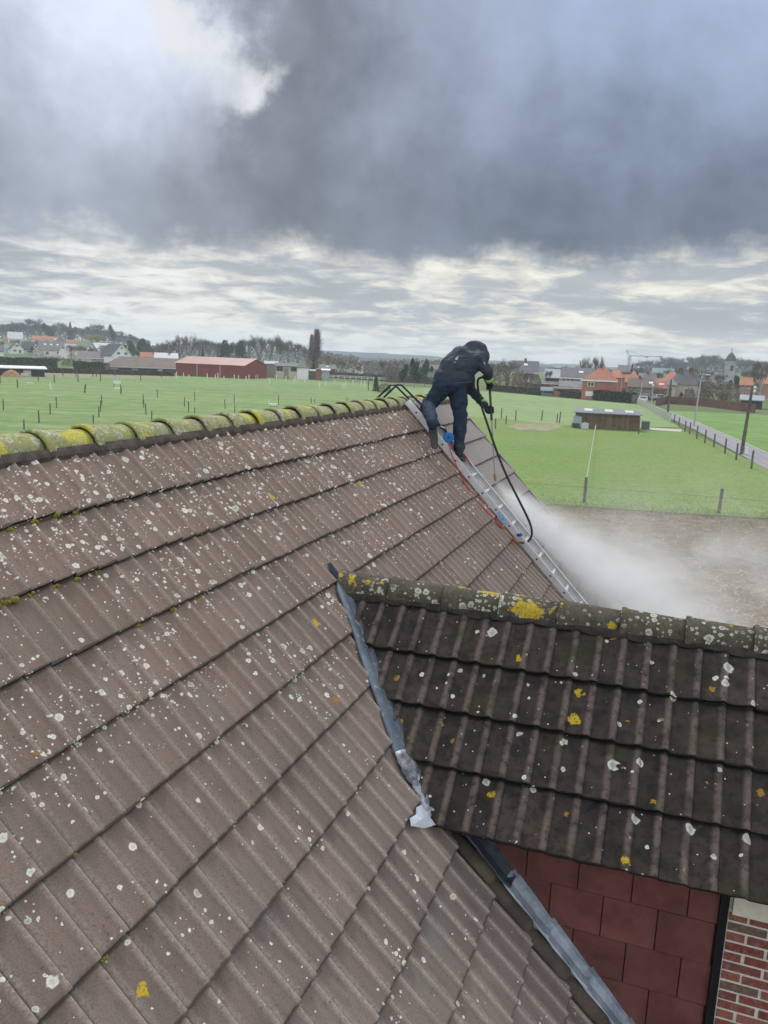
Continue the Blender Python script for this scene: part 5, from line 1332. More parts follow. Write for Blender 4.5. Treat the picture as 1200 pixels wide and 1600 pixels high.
# --- left side
building('open_barn', 'dark open barn with flat white edged roof at the left edge', -45, 65, 575.5, 573.5, 186, 10, 'darkwall', 'white', style='mono', doors=[(.72, .82, 578, 900, 'pale')], cat='barn', over=.6)
building('house', 'left one of the two white gabled houses', 19, 38, 545, 534.5, 430, 10, 'wall_white', 'roof_slate', style='gable_y', yaw=-.12, wins=[(.2, .45, 546, 549.5), (.6, .8, 546, 552), (.35, .65, 538.5, 542)])
building('house', 'right one of the two white gabled houses', 51, 64, 546, 536.5, 432, 9, 'wall_white', 'roof_slate', style='gable_y', wins=[(.35, .7, 540, 543.5), (.2, .7, 548, 551)])
building('house', 'dark roofed link between the two white gabled houses', 37, 53, 546, 535, 438, 8, 'wall_white', 'roof_slate', wins=[(.4, .8, 548, 551)])
building('house', 'large slate roofed house with row of small roof windows', 64, 100, 547, 534, 408, 12, 'wall_white', 'roof_grey', wins=[(.25, .38, 549, 555), (.7, .8, 549, 553)], skyl=[(.2, .55, 1, .15, 'white'), (.45, .55, 1, .15, 'white'), (.7, .55, 1, .15, 'white')])
building('house', 'small beige gabled front before the large slate roofed house', 53, 70, 553, 543.5, 395, 6, 'wall_cream', 'roof_grey', style='gable_y', wins=[(.15, .4, 553.5, 556), (.6, .85, 553.5, 556)])
building('house', 'narrow white gable right of the large slate roof', 93, 106, 549, 538.5, 400, 9, 'wall_white', 'roof_teal', style='gable_y', wins=[(.35, .65, 542, 545)])
building('house', 'house with pale blue roof behind the narrow white gable', 102, 120, 546, 538, 445, 9, 'wall_white', 'roof_pale')
building('house', 'house with white dormer windows in a grey roof', 119, 134, 547, 540.5, 440, 9, 'wall_white', 'roof_grey', wins=[(.1, .3, 542, 546), (.4, .6, 542, 546), (.7, .9, 542, 546)])
building('house', 'white walled house with orange roof up on the left hill', 6, 36, 535, 523, 560, 12, 'wall_white', 'roof_dull', yaw=.5, wins=[(.6, .8, 536, 540)])
building('house', 'tall white gable wall beside the orange roof on the hill', 16, 37, 530, 519, 558, 10, 'wall_white', 'roof_pale', style='mono')
building('house', 'long low orange roofed house on the left hill', 54, 84, 531, 525.5, 575, 10, 'wall_white', 'roof_dull', wins=[(.1, .3, 532, 535), (.6, .8, 532, 535)])
building('house', 'small orange gable on the left hill beside the wood', 91, 101, 531, 522.5, 585, 8, 'wall_pink', 'roof_dull', style='gable_y')
building('bungalow', 'low pinkish brick bungalow with long grey roof', 124, 168, 559, 549.5, 335, 10, 'wall_pink', 'roof_grey', wins=[(.5, .6, 560, 563), (.7, .8, 560, 563)], doors=[(.1, .45, 561, 566, 'wall_cream')], trim='white')
building('house', 'white house with pale blue panelled roof below the willow', 152, 177, 544.5, 536.5, 450, 11, 'wall_white', 'roof_pale', yaw=-.3, wins=[(.2, .35, 546, 549)])
hs = building('house', 'white gabled house with rows of solar panels on its roof', 174, 208, 556, 538.5, 335, 11, 'wall_white', 'roof_slate', style='gable_y', yaw=-.5, wins=[(.26, .42, 550, 554.5), (.62, .78, 550, 554.5), (.45, .54, 542.5, 546)], skyl=[(.06+.3*i, .08+.24*j, 2.7, .18, 'solar') for i in range(3) for j in range(4)], trim='wall_white')
building('farm_shed', 'long low farm building with wide brown grey roof', 163, 278, 574, 558, 268, 24, 'darkwall', 'roof_brown', cat='barn', style='hip', ridge=(.2, 1.02), yaw=.03, doors=[(.38, .46, 575.5, 900, 'wall_grey'), (.72, .78, 576, 900, 'pale'), (.1, .2, 576, 580, 'wall_grey')], trim='pale')
building('house', 'orange roof showing between solar panel house and grey roof', 221, 244, 558, 551, 350, 9, 'wall_pink', 'roof_orange', chim=[(.85, .5, 1.2, 1)])
building('house', 'pale blue grey roof left of the red barn', 243, 277, 560, 552, 340, 10, 'wall_grey', 'roof_pale', chim=[(.65, .5, 1.4, 1)])
M['barn_red'] = mat('dark_red_sheeting', (.23, .055, .05), .7, var=.08, vscale=.5)
M['barn_roof'] = mat('pinkish_metal_roof', (.42, .235, .215), .5, var=.08, vscale=.3)
# red barn built from its own corners: long side and right gable seen
BB = onz(381, 236); u = Vector((math.sin(R_(108)), math.cos(R_(108)), 0)); v = Vector((-u.y, u.x, 0))
_d = ray(275, 588); Lb = (BB.x*_d.y-BB.y*_d.x)/(u.x*_d.y-u.y*_d.x); BA = BB-u*Lb
rb_ = root('red_barn', 'long dark red barn with pale pink ridged roof', 'barn', BA)
zE = zat(381, 571.5, BB.x, BB.y); dp = 15.0; mid = BB+v*dp/2; zA_ = zat(400.5, 563, mid.x, mid.y)+.3
mb = MB(); f = [BB, BB+v*dp, BB+v*dp+UP*zE, BB+v*dp/2+UP*(zA_-.1), BB+UP*zE]; bk = [p-u*Lb for p in f]
mb.add(f+bk, [(0, 1, 2, 3, 4), (9, 8, 7, 6, 5)]+[(i, 5+i, 5+(i+1) % 5, (i+1) % 5) for i in range(5)])
for i in range(60): mb.frame(BA+u*(Lb*i/60)-v*.06, u*.12, v*.05, UP*zE)
mb.build('wall', M['barn_red'], rb_)
mb = MB()
for s0, s1 in ((0, .5), (1, .5)):
    o_ = v*(-.4 if s0 == 0 else .4); a = BA+v*dp*s0+o_+UP*(zE-.1)-u*.4; b2 = BA+v*dp*.5+UP*zA_-u*.4
    vs = [a, a+u*(Lb+.8), b2+u*(Lb+.8), b2]; mb.add(vs+[p+UP*.15 for p in vs], [(3, 2, 1, 0), (4, 5, 6, 7)]+[(i, (i+1) % 4, 4+(i+1) % 4, 4+i) for i in range(4)])
    for i in range(26):
        if s0 == 0: mb.frame(a+u*((Lb+.8)*i/26)+UP*.15, u*.12, b2-a, UP*.06)
ro = mb.build('roof', M['barn_roof'], rb_)
for q in (.32, .66): mb = MB(); mb.tube([BA+u*Lb*q-v*.16, BA+u*Lb*q-v*.16+UP*zE], .12, 6); mb.build('downpipe', M['pale'], rb_)
# centre farm group
building('farm_shed', 'grey shed joined to the right end of the red barn', 414, 434, 569, 565.5, 262, 14, 'wall_grey', 'roof_pale', style='mono', cat='shed')
building('stable', 'cream stable with dark roof and two black openings', 431, 465, 573, 568.5, 250, 9, 'wall_cream', 'roof_slate', style='mono', doors=[(.03, .32, 573.2, 580, 'glass'), (.68, .98, 573.2, 580, 'glass'), (.36, .6, 575.5, 900, 'wall_grey')], cat='stable')
building('farm_shed', 'pale shed with sloping roof right of the black openings', 464, 482, 575, 574, 250, 9, 'wall_white', 'roof_grey', style='gable_y', cat='shed')
building('farm_shed', 'low brownish sheds between the pale shed and the blue box', 481, 500, 580.5, 578.5, 255, 6, 'wall_grey', 'roof_pale', style='mono', cat='shed')
building('farm_shed', 'small red brick shed left of the pale blue box', 494, 503, 578, 577, 250, 6, 'wall_brick', 'roof_brown', style='mono', cat='shed')
building('container', 'pale blue white box shaped cabin in the farmyard', 503.5, 514.5, 579, 577.5, 245, 5, 'roof_pale', 'white', style='mono', cat='cabin')
building('house', 'dark roofed house behind the pale blue cabin', 500, 524, 577, 570.5, 285, 9, 'wall_darkbrick', 'roof_slate', chim=[(.5, .5, .9, .9)], skyl=[(.4, .5, .9, .2, 'white')])
hg = building('house', 'house with white gable end and dark roof beyond the paddock', 566, 598, 583, 565.5, 330, 10, 'wall_darkbrick', 'roof_slate', cat='house')
mb = MB(); P = hg[1]; X = hg[2]; Y = hg[3]
building('house', 'white gabled front joined to the dark roofed house', 553.5, 568, 573, 562.5, 328, 6, 'wall_white', 'roof_slate', style='gable_y', doors=[(.15, .7, 572.5, 578.5, 'wall_darkbrick')], trim='white')
building('house', 'low pale house seen left of the white gable', 528, 552, 582, 576, 345, 9, 'wall_grey', 'roof_grey')
building('house', 'dark roof between the trees left of the worker', 655, 690, 577, 570, 300, 9, 'wall_grey', 'roof_slate')

# hay heap, container and red trailer by the dark barn
mb = MB(); hc = g(18, 589); rgq = random.Random(4)
M['straw_heap'] = mat('orange_straw', (.34, .22, .11), .95, var=.3, vscale=1.5, bump=.8, bscale=8)
vs = []; nu, nv = 18, 6
for j in range(nv+1):
    for i in range(nu):
        a = 2*math.pi*i/nu; q = j/nv; r_ = (1-q)**.6; vs.append(hc+Vector((math.cos(a)*2.4*r_, math.sin(a)*1.6*r_, 1.65*q+.12*rgq.random()*(q > 0))))
mb.add(vs, [(j*nu+i, j*nu+(i+1) % nu, (j+1)*nu+(i+1) % nu, (j+1)*nu+i) for j in range(nv) for i in range(nu)])
tag(mb.build('straw_heap', M['straw_heap']), 'orange brown straw heap in front of the dark open barn', 'heap')
def tank(name, label, px, yb, wpx, hpx, D=None, low=None, up=None, cat='tank', capm=None):
    c = g(px, yb); D = CAMH/-ray(px, yb).z; k_ = D/FPX; az_ = math.atan2(c.x, c.y); X = Vector((math.cos(az_), -math.sin(az_), 0)); Y = Vector((math.sin(az_), math.cos(az_), 0))
    W, H_ = wpx*k_, hpx*k_; r_ = root(name, label, cat, c); dd = min(W, 1.2)
    mb = MB(); mb.frame(c-X*W/2+UP*H_*.12, X*W, Y*dd, UP*H_*.8); mb.build('tank_body', up, r_)
    mb = MB()
    for i in range(6):
        x_ = -W/2-.02+(W+.04)*i/5; mb.frame(c+X*x_-Y*.03+UP*H_*.1, X*.03, Y*.03, UP*H_*.84)
    for zz_ in (.12, .35, .6, .92): mb.frame(c-X*(W/2+.03)-Y*.035+UP*H_*zz_, X*(W+.06), Y*.03, UP*.03)
    mb.build('cage', M['steel'], r_)
    mb = MB(); mb.frame(c-X*(W/2+.02)-Y*.02, X*(W+.04), Y*(dd+.04), UP*H_*.11); mb.build('pallet', low or M['darkwall'], r_)
    mb = MB(); mb.tube([c+Y*dd*.5+UP*H_*.92, c+Y*dd*.5+UP*H_*1.0], .12, 10); mb.build('cap', capm or M['white'], r_)
    return r_
tank('water_tank', 'white cube water container beside the straw heap', 39, 588.5, 11, 6, up=M['white'])
mb = MB(); c = g(3, 574); c.z = 0; D = CAMH/-ray(3, 574).z
# red trailer behind the barn
rt_ = root('trailer', 'red trailer behind the dark open barn at the left edge', 'trailer', c)
k_ = D/FPX; mb = MB(); mb.frame(c-Vector((9*k_, 0, 0))+UP*.9, Vector((18*k_, 0, 0)), Vector((0, 2.4, 0)), UP*(8*k_)); mb.build('body', mat('red_paint', (.42, .03, .035), .5), rt_)
for sx in (-5, 5):
    mb = MB(); mb.tube([c+Vector((sx*k_, -.05, .5)), c+Vector((sx*k_, .3, .5))], .5, 12); mb.build('wheel', M['darkwall'], rt_)

# ------------------------------------------------------------------ timber shed in the paddock and what stands by it
SA, SB = g(898, 669), g(998, 674.5)
u = (SB-SA).normalized(); v = Vector((-u.y, u.x, 0)); Ls = (SB-SA).length
sh = root('timber_shed', 'low timber field shed with blue grey roof and three pale roof panels', 'shed', SA)
M['timber'] = mat('brown_timber_boards', (.155, .115, .075), .9, var=.2, vscale=1.2, rnd=.22)
M['shedroof'] = mat('blue_grey_corrugated', (.20, .225, .26), .6, var=.1, vscale=.4)
M['rooflight'] = mat('pale_rooflight', (.60, .60, .52), .5)
zS = zat(945, 643.5, *(SA.lerp(SB, .5)).xy); zS = max(2.0, zS)
zS0 = zat(898, 641.5, SA.x, SA.y); zS1 = zat(998, 651, SB.x, SB.y); zS = (zS0+zS1)/2-.05; dS = 4.2; zR = zS+.28
mb = MB(); n = 46; rgq = random.Random(8)
for i in range(n): mb.frame(SA+u*(Ls*i/n)+v*(.01*rgq.random()), u*(Ls/n-.012), v*.05, UP*(zS+.0), 0, rgq.random()*.9+.05)
for i in range(18): mb.frame(SB+v*(dS*i/18+.055)-u*.05, u*.05, v*(dS/18-.02), UP*zS, 0, rgq.random()*.9+.05); mb.frame(SA+v*(dS*i/18+.055), u*.05, v*(dS/18-.02), UP*zS, 0, rgq.random()*.9+.05)
mb.frame(SA+v*dS, u*Ls, v*.05, UP*zR); mb.build('wall', M['timber'], sh)
mb = MB(); a = SA-v*.35-u*.25+UP*zS; b2 = SA+v*(dS+.3)-u*.25+UP*zR
vs = [a, a+u*(Ls+.5), b2+u*(Ls+.5), b2]; mb.add(vs+[p+UP*.07 for p in vs], [(3, 2, 1, 0), (4, 5, 6, 7)]+[(i, (i+1) % 4, 4+(i+1) % 4, 4+i) for i in range(4)])
for i in range(60): mb.frame(a+u*((Ls+.5)*i/60)+UP*.07, u*.05, b2-a, UP*.03)
ro = mb.build('roof', M['shedroof'], sh)
for q in (.13, .455, .78):
    mb = MB(); mb.frame(a+u*(Ls*q+.3)+(b2-a)*.35+UP*.105, u*.95, (b2-a)*.5, UP*.02); mb.build('roof_panel', M['rooflight'], ro)
M['bluetank'] = mat('pale_blue_plastic', (.33, .40, .47), .5); M['greenbox'] = mat('dark_green_plastic', (.05, .085, .07), .6)
r1 = tank('water_tank', 'tall pale blue caged water tank at the left end of the timber shed', 901, 669.5, 12, 20, up=M['bluetank'], low=M['greenbox'])
mb = MB(); c = WL[r1.name]; mb.frame(c+Vector((-.45, -.08, 0)), Vector((.95, 0, 0)), Vector((0, .9, 0)), UP*.62); mb.build('black_base', M['greenbox'], r1)
tank('water_tank', 'small white caged tank in front of the timber shed', 913.5, 671.5, 10.5, 11, up=M['white'])
c = g(1008, 671.5); rgx = root('feed_bin', 'grey green box with white lid right of the timber shed', 'box', c)
mb = MB(); mb.box(c+UP*.5, (.95, .8, 1.0), Matrix.Rotation(-.3, 3, 'Z')); ob = mb.build('bin_body', mat('grey_green_plastic', (.13, .16, .15), .6), rgx)
mb = MB(); mb.box(c+UP*1.06, (1.05, .9, .12), Matrix.Rotation(-.3, 3, 'Z')); mb.box(c+UP*1.15, (.85, .7, .08), Matrix.Rotation(-.3, 3, 'Z')); mb.build('lid', M['pale'], rgx)
c = g(1070, 670); mb = MB(); mb.tube([g(1062, 669)+UP*.2, g(1068, 671)+UP*.05], .08, 6); tag(mb.build('fallen_rail', M['post']), 'dark fallen rail lying where the track meets the road fence', 'rail')

# ------------------------------------------------------------------ vehicles in the village street
def car(label, px, yb, wpx, hpx, paint, yaw, group='vehicles parked in the village street', van=False):
    c = g(px, yb); D = CAMH/-ray(px, yb).z; L = 4.3; Wd = 1.75; Hh = 1.45 if not van else 2.0
    r_ = root('parked_van' if van else 'parked_car', label, 'van' if van else 'car', c, 0, group)
    Rm = Matrix.Rotation(yaw, 3, 'Z')
    def T(x, y, z): return c+Rm @ Vector((x, y, 0))+UP*z
    prof = [(-2.15, .35), (-2.15, .8), (-1.6, .92), (-.95, 1.4), (.8, 1.42), (1.5, .98), (2.1, .85), (2.15, .35)] if not van else [(-2.2, .35), (-2.2, 1.95), (1.0, 2.0), (1.6, 1.2), (2.15, 1.0), (2.2, .35)]
    mb = MB(); n = len(prof); vs = [T(x, -.87, z) for x, z in prof]+[T(x, .87, z) for x, z in prof]
    mb.add(vs, [tuple(range(n)), tuple(range(2*n-1, n-1, -1))]+[(i, n+i, n+(i+1) % n, (i+1) % n) for i in range(n)]); mb.build('body', paint, r_)
    mb = MB()
    for s_ in (-.885, .875): mb.frame(T(-.9, s_, .95), Rm @ Vector((1.6, 0, 0)), Rm @ Vector((0, .01, 0)), UP*.35)
    mb.add([T(.84, -.75, 1.40), T(.84, .75, 1.40), T(1.47, .75, 1.02), T(1.47, -.75, 1.02)], [(0, 1, 2, 3)]) if not van else mb.add([T(1.03, -.75, 1.97), T(1.03, .75, 1.97), T(1.6, .75, 1.25), T(1.6, -.75, 1.25)], [(0, 1, 2, 3)])
    mb.add([T(-1.62, -.75, .96), T(-1.62, .75, .96), T(-1.0, .75, 1.38), T(-1.0, -.75, 1.38)], [(0, 1, 2, 3)])
    mb.build('window', M['glass'], r_)
    for x in (-1.35, 1.35):
        for y in (-.8, .8):
            mb = MB(); a = T(x, y-.1, .32); b2 = T(x, y+.1, .32); mb.tube([a, b2], .32, 12); mb.build('wheel', M['glass'], r_)
    return r_
M['car_red'] = mat('red_car_paint', (.42, .03, .04), .3, spec=.5); M['car_white'] = mat('white_car_paint', (.7, .7, .7), .3, spec=.5); M['car_blue'] = mat('dark_blue_car_paint', (.05, .07, .13), .3, spec=.5)
car('small red van parked beside the thin pale pole', 1001, 621, 5, 8, M['car_red'], 1.2, van=True)
car('white car parked at the end of the village street', 1004, 629, 6, 6, M['car_white'], 1.3)
car('dark blue car parked right of the white car', 1012, 624, 6, 6, M['car_blue'], .9)
car('pale silver car by the brick wall right of the blue car', 1029, 625.5, 6, 5, M['pale'], .2)
# round hay feeders etc. at the farm
c = g(470, 588); 

# ================================================================== FAR WOODED RIDGE
def ridge_hill(name, prof, D0, D1, seed, matl):
    mb = MB(); rows = []; N = 260
    px0, px1 = prof[0][0], prof[-1][0]; vs = []
    for j, f in enumerate((0, .35, .7, 1.0, 1.3)):
        for i in range(N):
            px = px0+(px1-px0)*i/(N-1)
            for (a, ya), (b, yb) in zip(prof, prof[1:]):
                if a <= px <= b: yt = ya+(yb-ya)*(px-a)/(b-a); break
            D = D0+(D1-D0)*min(f, 1.3); p = EYE+ray(px, yt)*D
            top = (EYE+ray(px, yt)*D1).z
            hh = max(2.0, top)*[.0, .55, .85, 1.0, .6][j]
            if 0 < j < 4: hh += 2.2*mnoise.noise(Vector((px*.21, j*9, seed)))+1.4*mnoise.noise(Vector((px*.8, j*5, seed)))
            vs.append(Vector((p.x, p.y, hh)))
    mb.add(vs, [(j*N+i, j*N+i+1, (j+1)*N+i+1, (j+1)*N+i) for j in range(4) for i in range(N-1)])
    tag(mb.build(name, matl, sm=False), kind='structure')
M['farwood'] = mat('distant_woodland', (.035, .042, .045), .95, var=.5, vscale=.02)
ridge_hill('hills', [(-500, 530), (0, 533), (240, 541), (400, 545), (520, 548), (600, 552), (700, 558), (800, 565), (880, 570), (960, 574), (1060, 577), (1250, 583), (1600, 596)], 1500, 2200, 1, M['farwood'])
ridge_hill('hills', [(500, 556), (620, 561), (720, 566), (830, 571), (960, 577), (1060, 580)], 900, 1200, 5, M['farwood'])

# ================================================================== AIR
bm = bmesh.new(); bmesh.ops.create_cube(bm, size=1)
me = bpy.data.meshes.new('haze')
for vtx in bm.verts: vtx.co = Vector((vtx.co.x*5300, 150+1150+vtx.co.y*3300, 0)) + Vector((0, 0, -1.5 if vtx.co.z < 0 else 62))
bm.to_mesh(me); bm.free(); hz = bpy.data.objects.new('haze', me); COL.objects.link(hz); tag(hz, kind='stuff')
hm = bpy.data.materials.new('haze'); hm.use_nodes = True; nt = hm.node_tree; nt.nodes.clear()
o_ = nt.nodes.new('ShaderNodeOutputMaterial'); pv = nt.nodes.new('ShaderNodeVolumePrincipled'); pv.inputs['Color'].default_value = (.74, .86, 1.0, 1); pv.inputs['Density'].default_value = .00036; pv.inputs['Anisotropy'].default_value = .2
nt.links.new(pv.outputs[0], o_.inputs['Volume']); me.materials.append(hm)
# ================================================================== ROOF LADDER
def RP(px, py, h=0.0):
    d = ray(px, py); q = P0+NM*h; return EYE+d*((q-EYE).dot(NM)/d.dot(NM))
M['alu'] = mat('brushed_aluminium', (.74, .75, .76), .42, .35, var=.08, vscale=10, bump=.1, bscale=50)
M['alu_dark'] = mat('grey_aluminium_groove', (.20, .20, .21), .5, .6)
M['black_steel'] = mat('black_steel_bar', (.03, .03, .032), .5, .4)
M['black_hole'] = mat('black_rung_end', (.006, .006, .006), .8)
M['blue'] = mat('bright_blue_plastic', (.012, .17, .48), .4)
lad = root('roof_ladder', 'aluminium roof ladder hooked over the ridge beneath the worker', 'ladder', RF(7.2, .1, .05))
S0, S1 = -.06, 5.45
for r0, sg in ((7.00, 1), (7.375, -1)):
    mb = MB()
    o0 = RF(r0, S0, .028)
    mb.frame(o0, DR*.004, DS*(S1-S0), NM*.078)                      # web
    w0 = o0 if sg > 0 else RF(r0-.026, S0, .028)
    for hh in (.0, .074): mb.frame(w0+NM*(hh-.002)+DR*(.0045*(sg > 0)), DR*.0255, DS*(S1-S0), NM*.006)
    for hh in (.020, .052): mb.frame(o0+NM*hh-DR*.0025*sg if sg > 0 else o0+NM*hh+DR*.0045, DR*.0025*sg, DS*(S1-S0), NM*.006)
    mb.build('rail', M['alu'], lad)
k = 0; s_ = .12
while s_ < 5.4:
    mb = MB(); mb.frame(RF(7.006, s_-.014, .052), DR*.368, DS*.030, NM*.028); rg_ = mb.build('rung', M['alu'], lad)
    mb = MB(); mb.tube([RF(6.9955, s_, .066), RF(6.9995, s_, .066)], .011, 10); mb.build('rung_end', M['black_hole'], rg_)
    s_ += .2565
for r0 in (7.09, 7.33):
    mb = MB()
    pts = [RF(r0, .40, .110), RF(r0, .25, .116), HW(-.19, r0, .275), HW(-.245, r0, .275), HW(-.62, r0, -.09), HW(-.66, r0, -.17)]
    mb.tube(pts, .013, 8); mb.build('ridge_hook', M['black_steel'], lad)
mb = MB()
for q in (HW(-.215, 7.09, .275), RF(7.09, .3, .116)): mb.tube([q, q+DR*.24], .012, 6)
mb.build('hook_crossbar', M['black_steel'], lad)
mb = MB(); a = RF(7.30, .42, .11); b2 = pt(701, 684, 9.90); mb.tube([a, a.lerp(b2, .5)+UP*.04, b2], .017, 8); mb.tube([b2, b2-_F*.05], .014, 8); mb.build('wheel_arm', M['black_steel'], lad)
mb = MB(); wd = (-_F*.9+DR*-.3).normalized(); mb.tube([b2-_F*.02, b2-_F*.02+wd*.012, b2-_F*.02+wd*.035, b2-_F*.02+wd*.045], [.058, .066, .066, .056], 22); mb.build('hook_wheel', M['blue'], lad)
mb = MB(); mb.tube([b2-_F*.02+wd*.046, b2-_F*.02+wd*.055], [.02, .017], 14); mb.build('wheel_hub', mat('dark_blue_plastic', (.008, .09, .28), .4), lad)
mb = MB(); mb.frame(RF(6.9935, 1.70, .042), DR*.003, DS*.19, NM*.05)
mb.build('blue_sticker', mat('blue_white_sticker', (.10, .33, .62), .5, col2=(.5, .62, .75), vscale=35), lad)
# ================================================================== HOSES
M['hose_black'] = mat('black_rubber', (.018, .018, .019), .55); M['hose_red'] = mat('red_rubber', (.50, .06, .07), .45); M['brass'] = mat('brass_coupling', (.35, .22, .10), .4, .7)
def spline(ps, n=8):
    out = []; ps = [Vector(p) for p in ps]
    for i in range(len(ps)-1):
        p0, p1, p2, p3 = ps[max(i-1, 0)], ps[i], ps[i+1], ps[min(i+2, len(ps)-1)]
        for k in range(n):
            t_ = k/n; out.append(.5*((2*p1)+(-p0+p2)*t_+(2*p0-5*p1+4*p2-p3)*t_*t_+(-p0+3*p1-3*p2+p3)*t_**3))
    out.append(ps[-1]); return out
GUN = pt(763, 596, 10.12); END = RP(811, 847, .10)
hb = root('pressure_hose', 'thick black hose looping from the lance down to the ladder', 'hose', END)
mb = MB(); mb.tube(spline([GUN+UP*.01, pt(756, 590, 10.16), pt(748, 592, 10.14), pt(746.5, 603, 10.10), pt(752, 633, 10.08), pt(763, 667, 10.05), pt(775, 702, 10.0), pt(791, 742, 9.9), pt(810, 780, 9.8), pt(827, 815, 9.75), pt(831, 834, 9.7), pt(826, 845, 9.66), pt(818, 848, 9.62), END]), .0145, 8); mb.build('hose', M['hose_black'], hb)
mb = MB(); mb.tube([END, END+(RP(804, 845, .09)-END)], .019, 8); mb.build('coupling', M['brass'], hb)
mb = MB(); c = RP(811, 835, .12); mb.tube([c-DR*.05, c+DR*.06+DS*.02], .02, 8); mb.build('blue_strap', mat('dark_blue_strap', (.02, .05, .25), .6), hb)
hr = root('red_hose', 'thin red hose running down the left edge of the ladder', 'hose', RP(735, 770, .02))
mb = MB(); mb.tube(spline([RP(702, 692, .11), RP(704, 705, .12), RP(709, 718, .115), RP(716, 734, .10), RP(722, 748, .025), RP(733, 765, .012), RP(748, 786, .010), RP(764, 803, .010), RP(778, 818, .012), RP(792, 832, .012), RP(800, 840, .02), RP(806, 845, .085)]), .0085, 8); mb.build('hose', M['hose_red'], hr)
mb = MB(); mb.tube(spline([RP(725, 708, .11), RP(729, 715, .115), RP(735, 724, .105), RP(739, 731, .03)]), .0085, 8); mb.build('hose_bight', M['hose_red'], hr)

# ================================================================== LANCE
NOZ = RP(774, 752, .17)
H1 = pt(765, 603, 10.12); 
def lerp(a, b, t_): return a+(b-a)*t_
la = root('pressure_lance', 'thin pressure washer lance held in both gloved hands, spraying down', 'lance', NOZ)
ax = (NOZ-H1).normalized()
mb = MB(); mb.tube([H1-ax*.06, lerp(H1, NOZ, .36)], .0155, 8); mb.build('grip', mat('dark_grip', (.05, .055, .06), .6), la)
mb = MB(); mb.tube([lerp(H1, NOZ, .36), lerp(H1, NOZ, .93)], .0085, 8); mb.build('tube', mat('grey_lance_tube', (.28, .29, .30), .4, .6), la)
mb = MB(); mb.tube([lerp(H1, NOZ, .92), lerp(H1, NOZ, .955), lerp(H1, NOZ, 1.0)], [.017, .020, .011], 8); mb.build('nozzle', M['brass'], la)
mb = MB(); mb.tube([H1-ax*.05, GUN+UP*.02], .016, 8); mb.tube([H1-ax*.02+CR*-.02, H1+ax*.05+CR*-.045], .007, 6); mb.build('trigger_gun', M['hose_black'], la)
mb = MB(); mb.tube([pt(754, 587, 10.15), pt(762, 595, 10.13)], .017, 8); mb.build('red_coupling', M['hose_red'], la)

# ================================================================== THE WORKER
M['jacket'] = mat('black_blue_jacket', (.040, .051, .068), .7, var=.06, vscale=9, spec=.22)
M['trousers'] = mat('dark_navy_trousers', (.027, .042, .068), .9, var=.06, vscale=9, spec=.12)
M['skin'] = mat('skin', (.42, .26, .20), .6); M['boot'] = mat('dark_boot', (.035, .035, .035), .75, bump=.3); M['sole'] = mat('grey_boot_tread', (.085, .085, .082), .85)
M['glove'] = mat('black_glove', (.02, .028, .025), .8); M['lime'] = mat('lime_glove_cuff', (.34, .52, .12), .7)
M['print'] = mat('white_print', (.36, .41, .47), .7)
tex = bpy.data.textures.new('folds', 'CLOUDS'); tex.noise_scale = .085; tex.noise_depth = 2
def organic(name, caps, matl, parent, vox=.014, smooth_it=6, folds=0.0, balls=()):
    mb = MB()
    for a, b, ra, rb in caps: mb.capsule(a, b, ra, rb, 12)
    for c, r_ in balls: mb.ball(c, r_, nu=14, nv=10)
    o = mb.build(name, matl, parent, sm=True)
    m_ = o.modifiers.new('remesh', 'REMESH'); m_.mode = 'VOXEL'; m_.voxel_size = vox; m_.use_smooth_shade = True
    if smooth_it: m2 = o.modifiers.new('smooth', 'SMOOTH'); m2.factor = .6; m2.iterations = smooth_it
    if folds:
        m3 = o.modifiers.new('folds', 'DISPLACE'); m3.texture = tex; m3.strength = folds; m3.mid_level = .5; m3.texture_coords = 'LOCAL'
    return o
J = dict(pel=pt(704, 598, 9.97), hl=pt(693, 605, 9.95), hr=pt(715, 605, 10.0), kr=pt(719, 653, 10.02), ar=pt(717.5, 702, 9.99), kl=RP(668, 634, .16), al=RP(676.5, 662, .33),
         wl=pt(697, 590, 9.98), wr=pt(718, 591, 10.0), ml=pt(706, 573, 10.0), mr=pt(725, 578, 10.0), cl=pt(719, 559, 10.06), cr=pt(736, 567, 10.0), nk=pt(738, 552, 10.1), hd=pt(748, 553, 10.16),
         sr=pt(745, 562, 9.95), er=pt(762, 580, 9.93), hr_=pt(765, 603, 10.10), sl=pt(731, 575, 10.22), el=pt(735, 609, 10.30), hl_=pt(764.5, 640, 10.24))
J['hl_'] = lerp(H1, NOZ, .255)+CR*-.012; J['hr_'] = H1+CR*-.005
wk = root('person', 'worker in black hooded jacket bending over the roof with a pressure lance', 'person', RF(7.25, .7, .09))
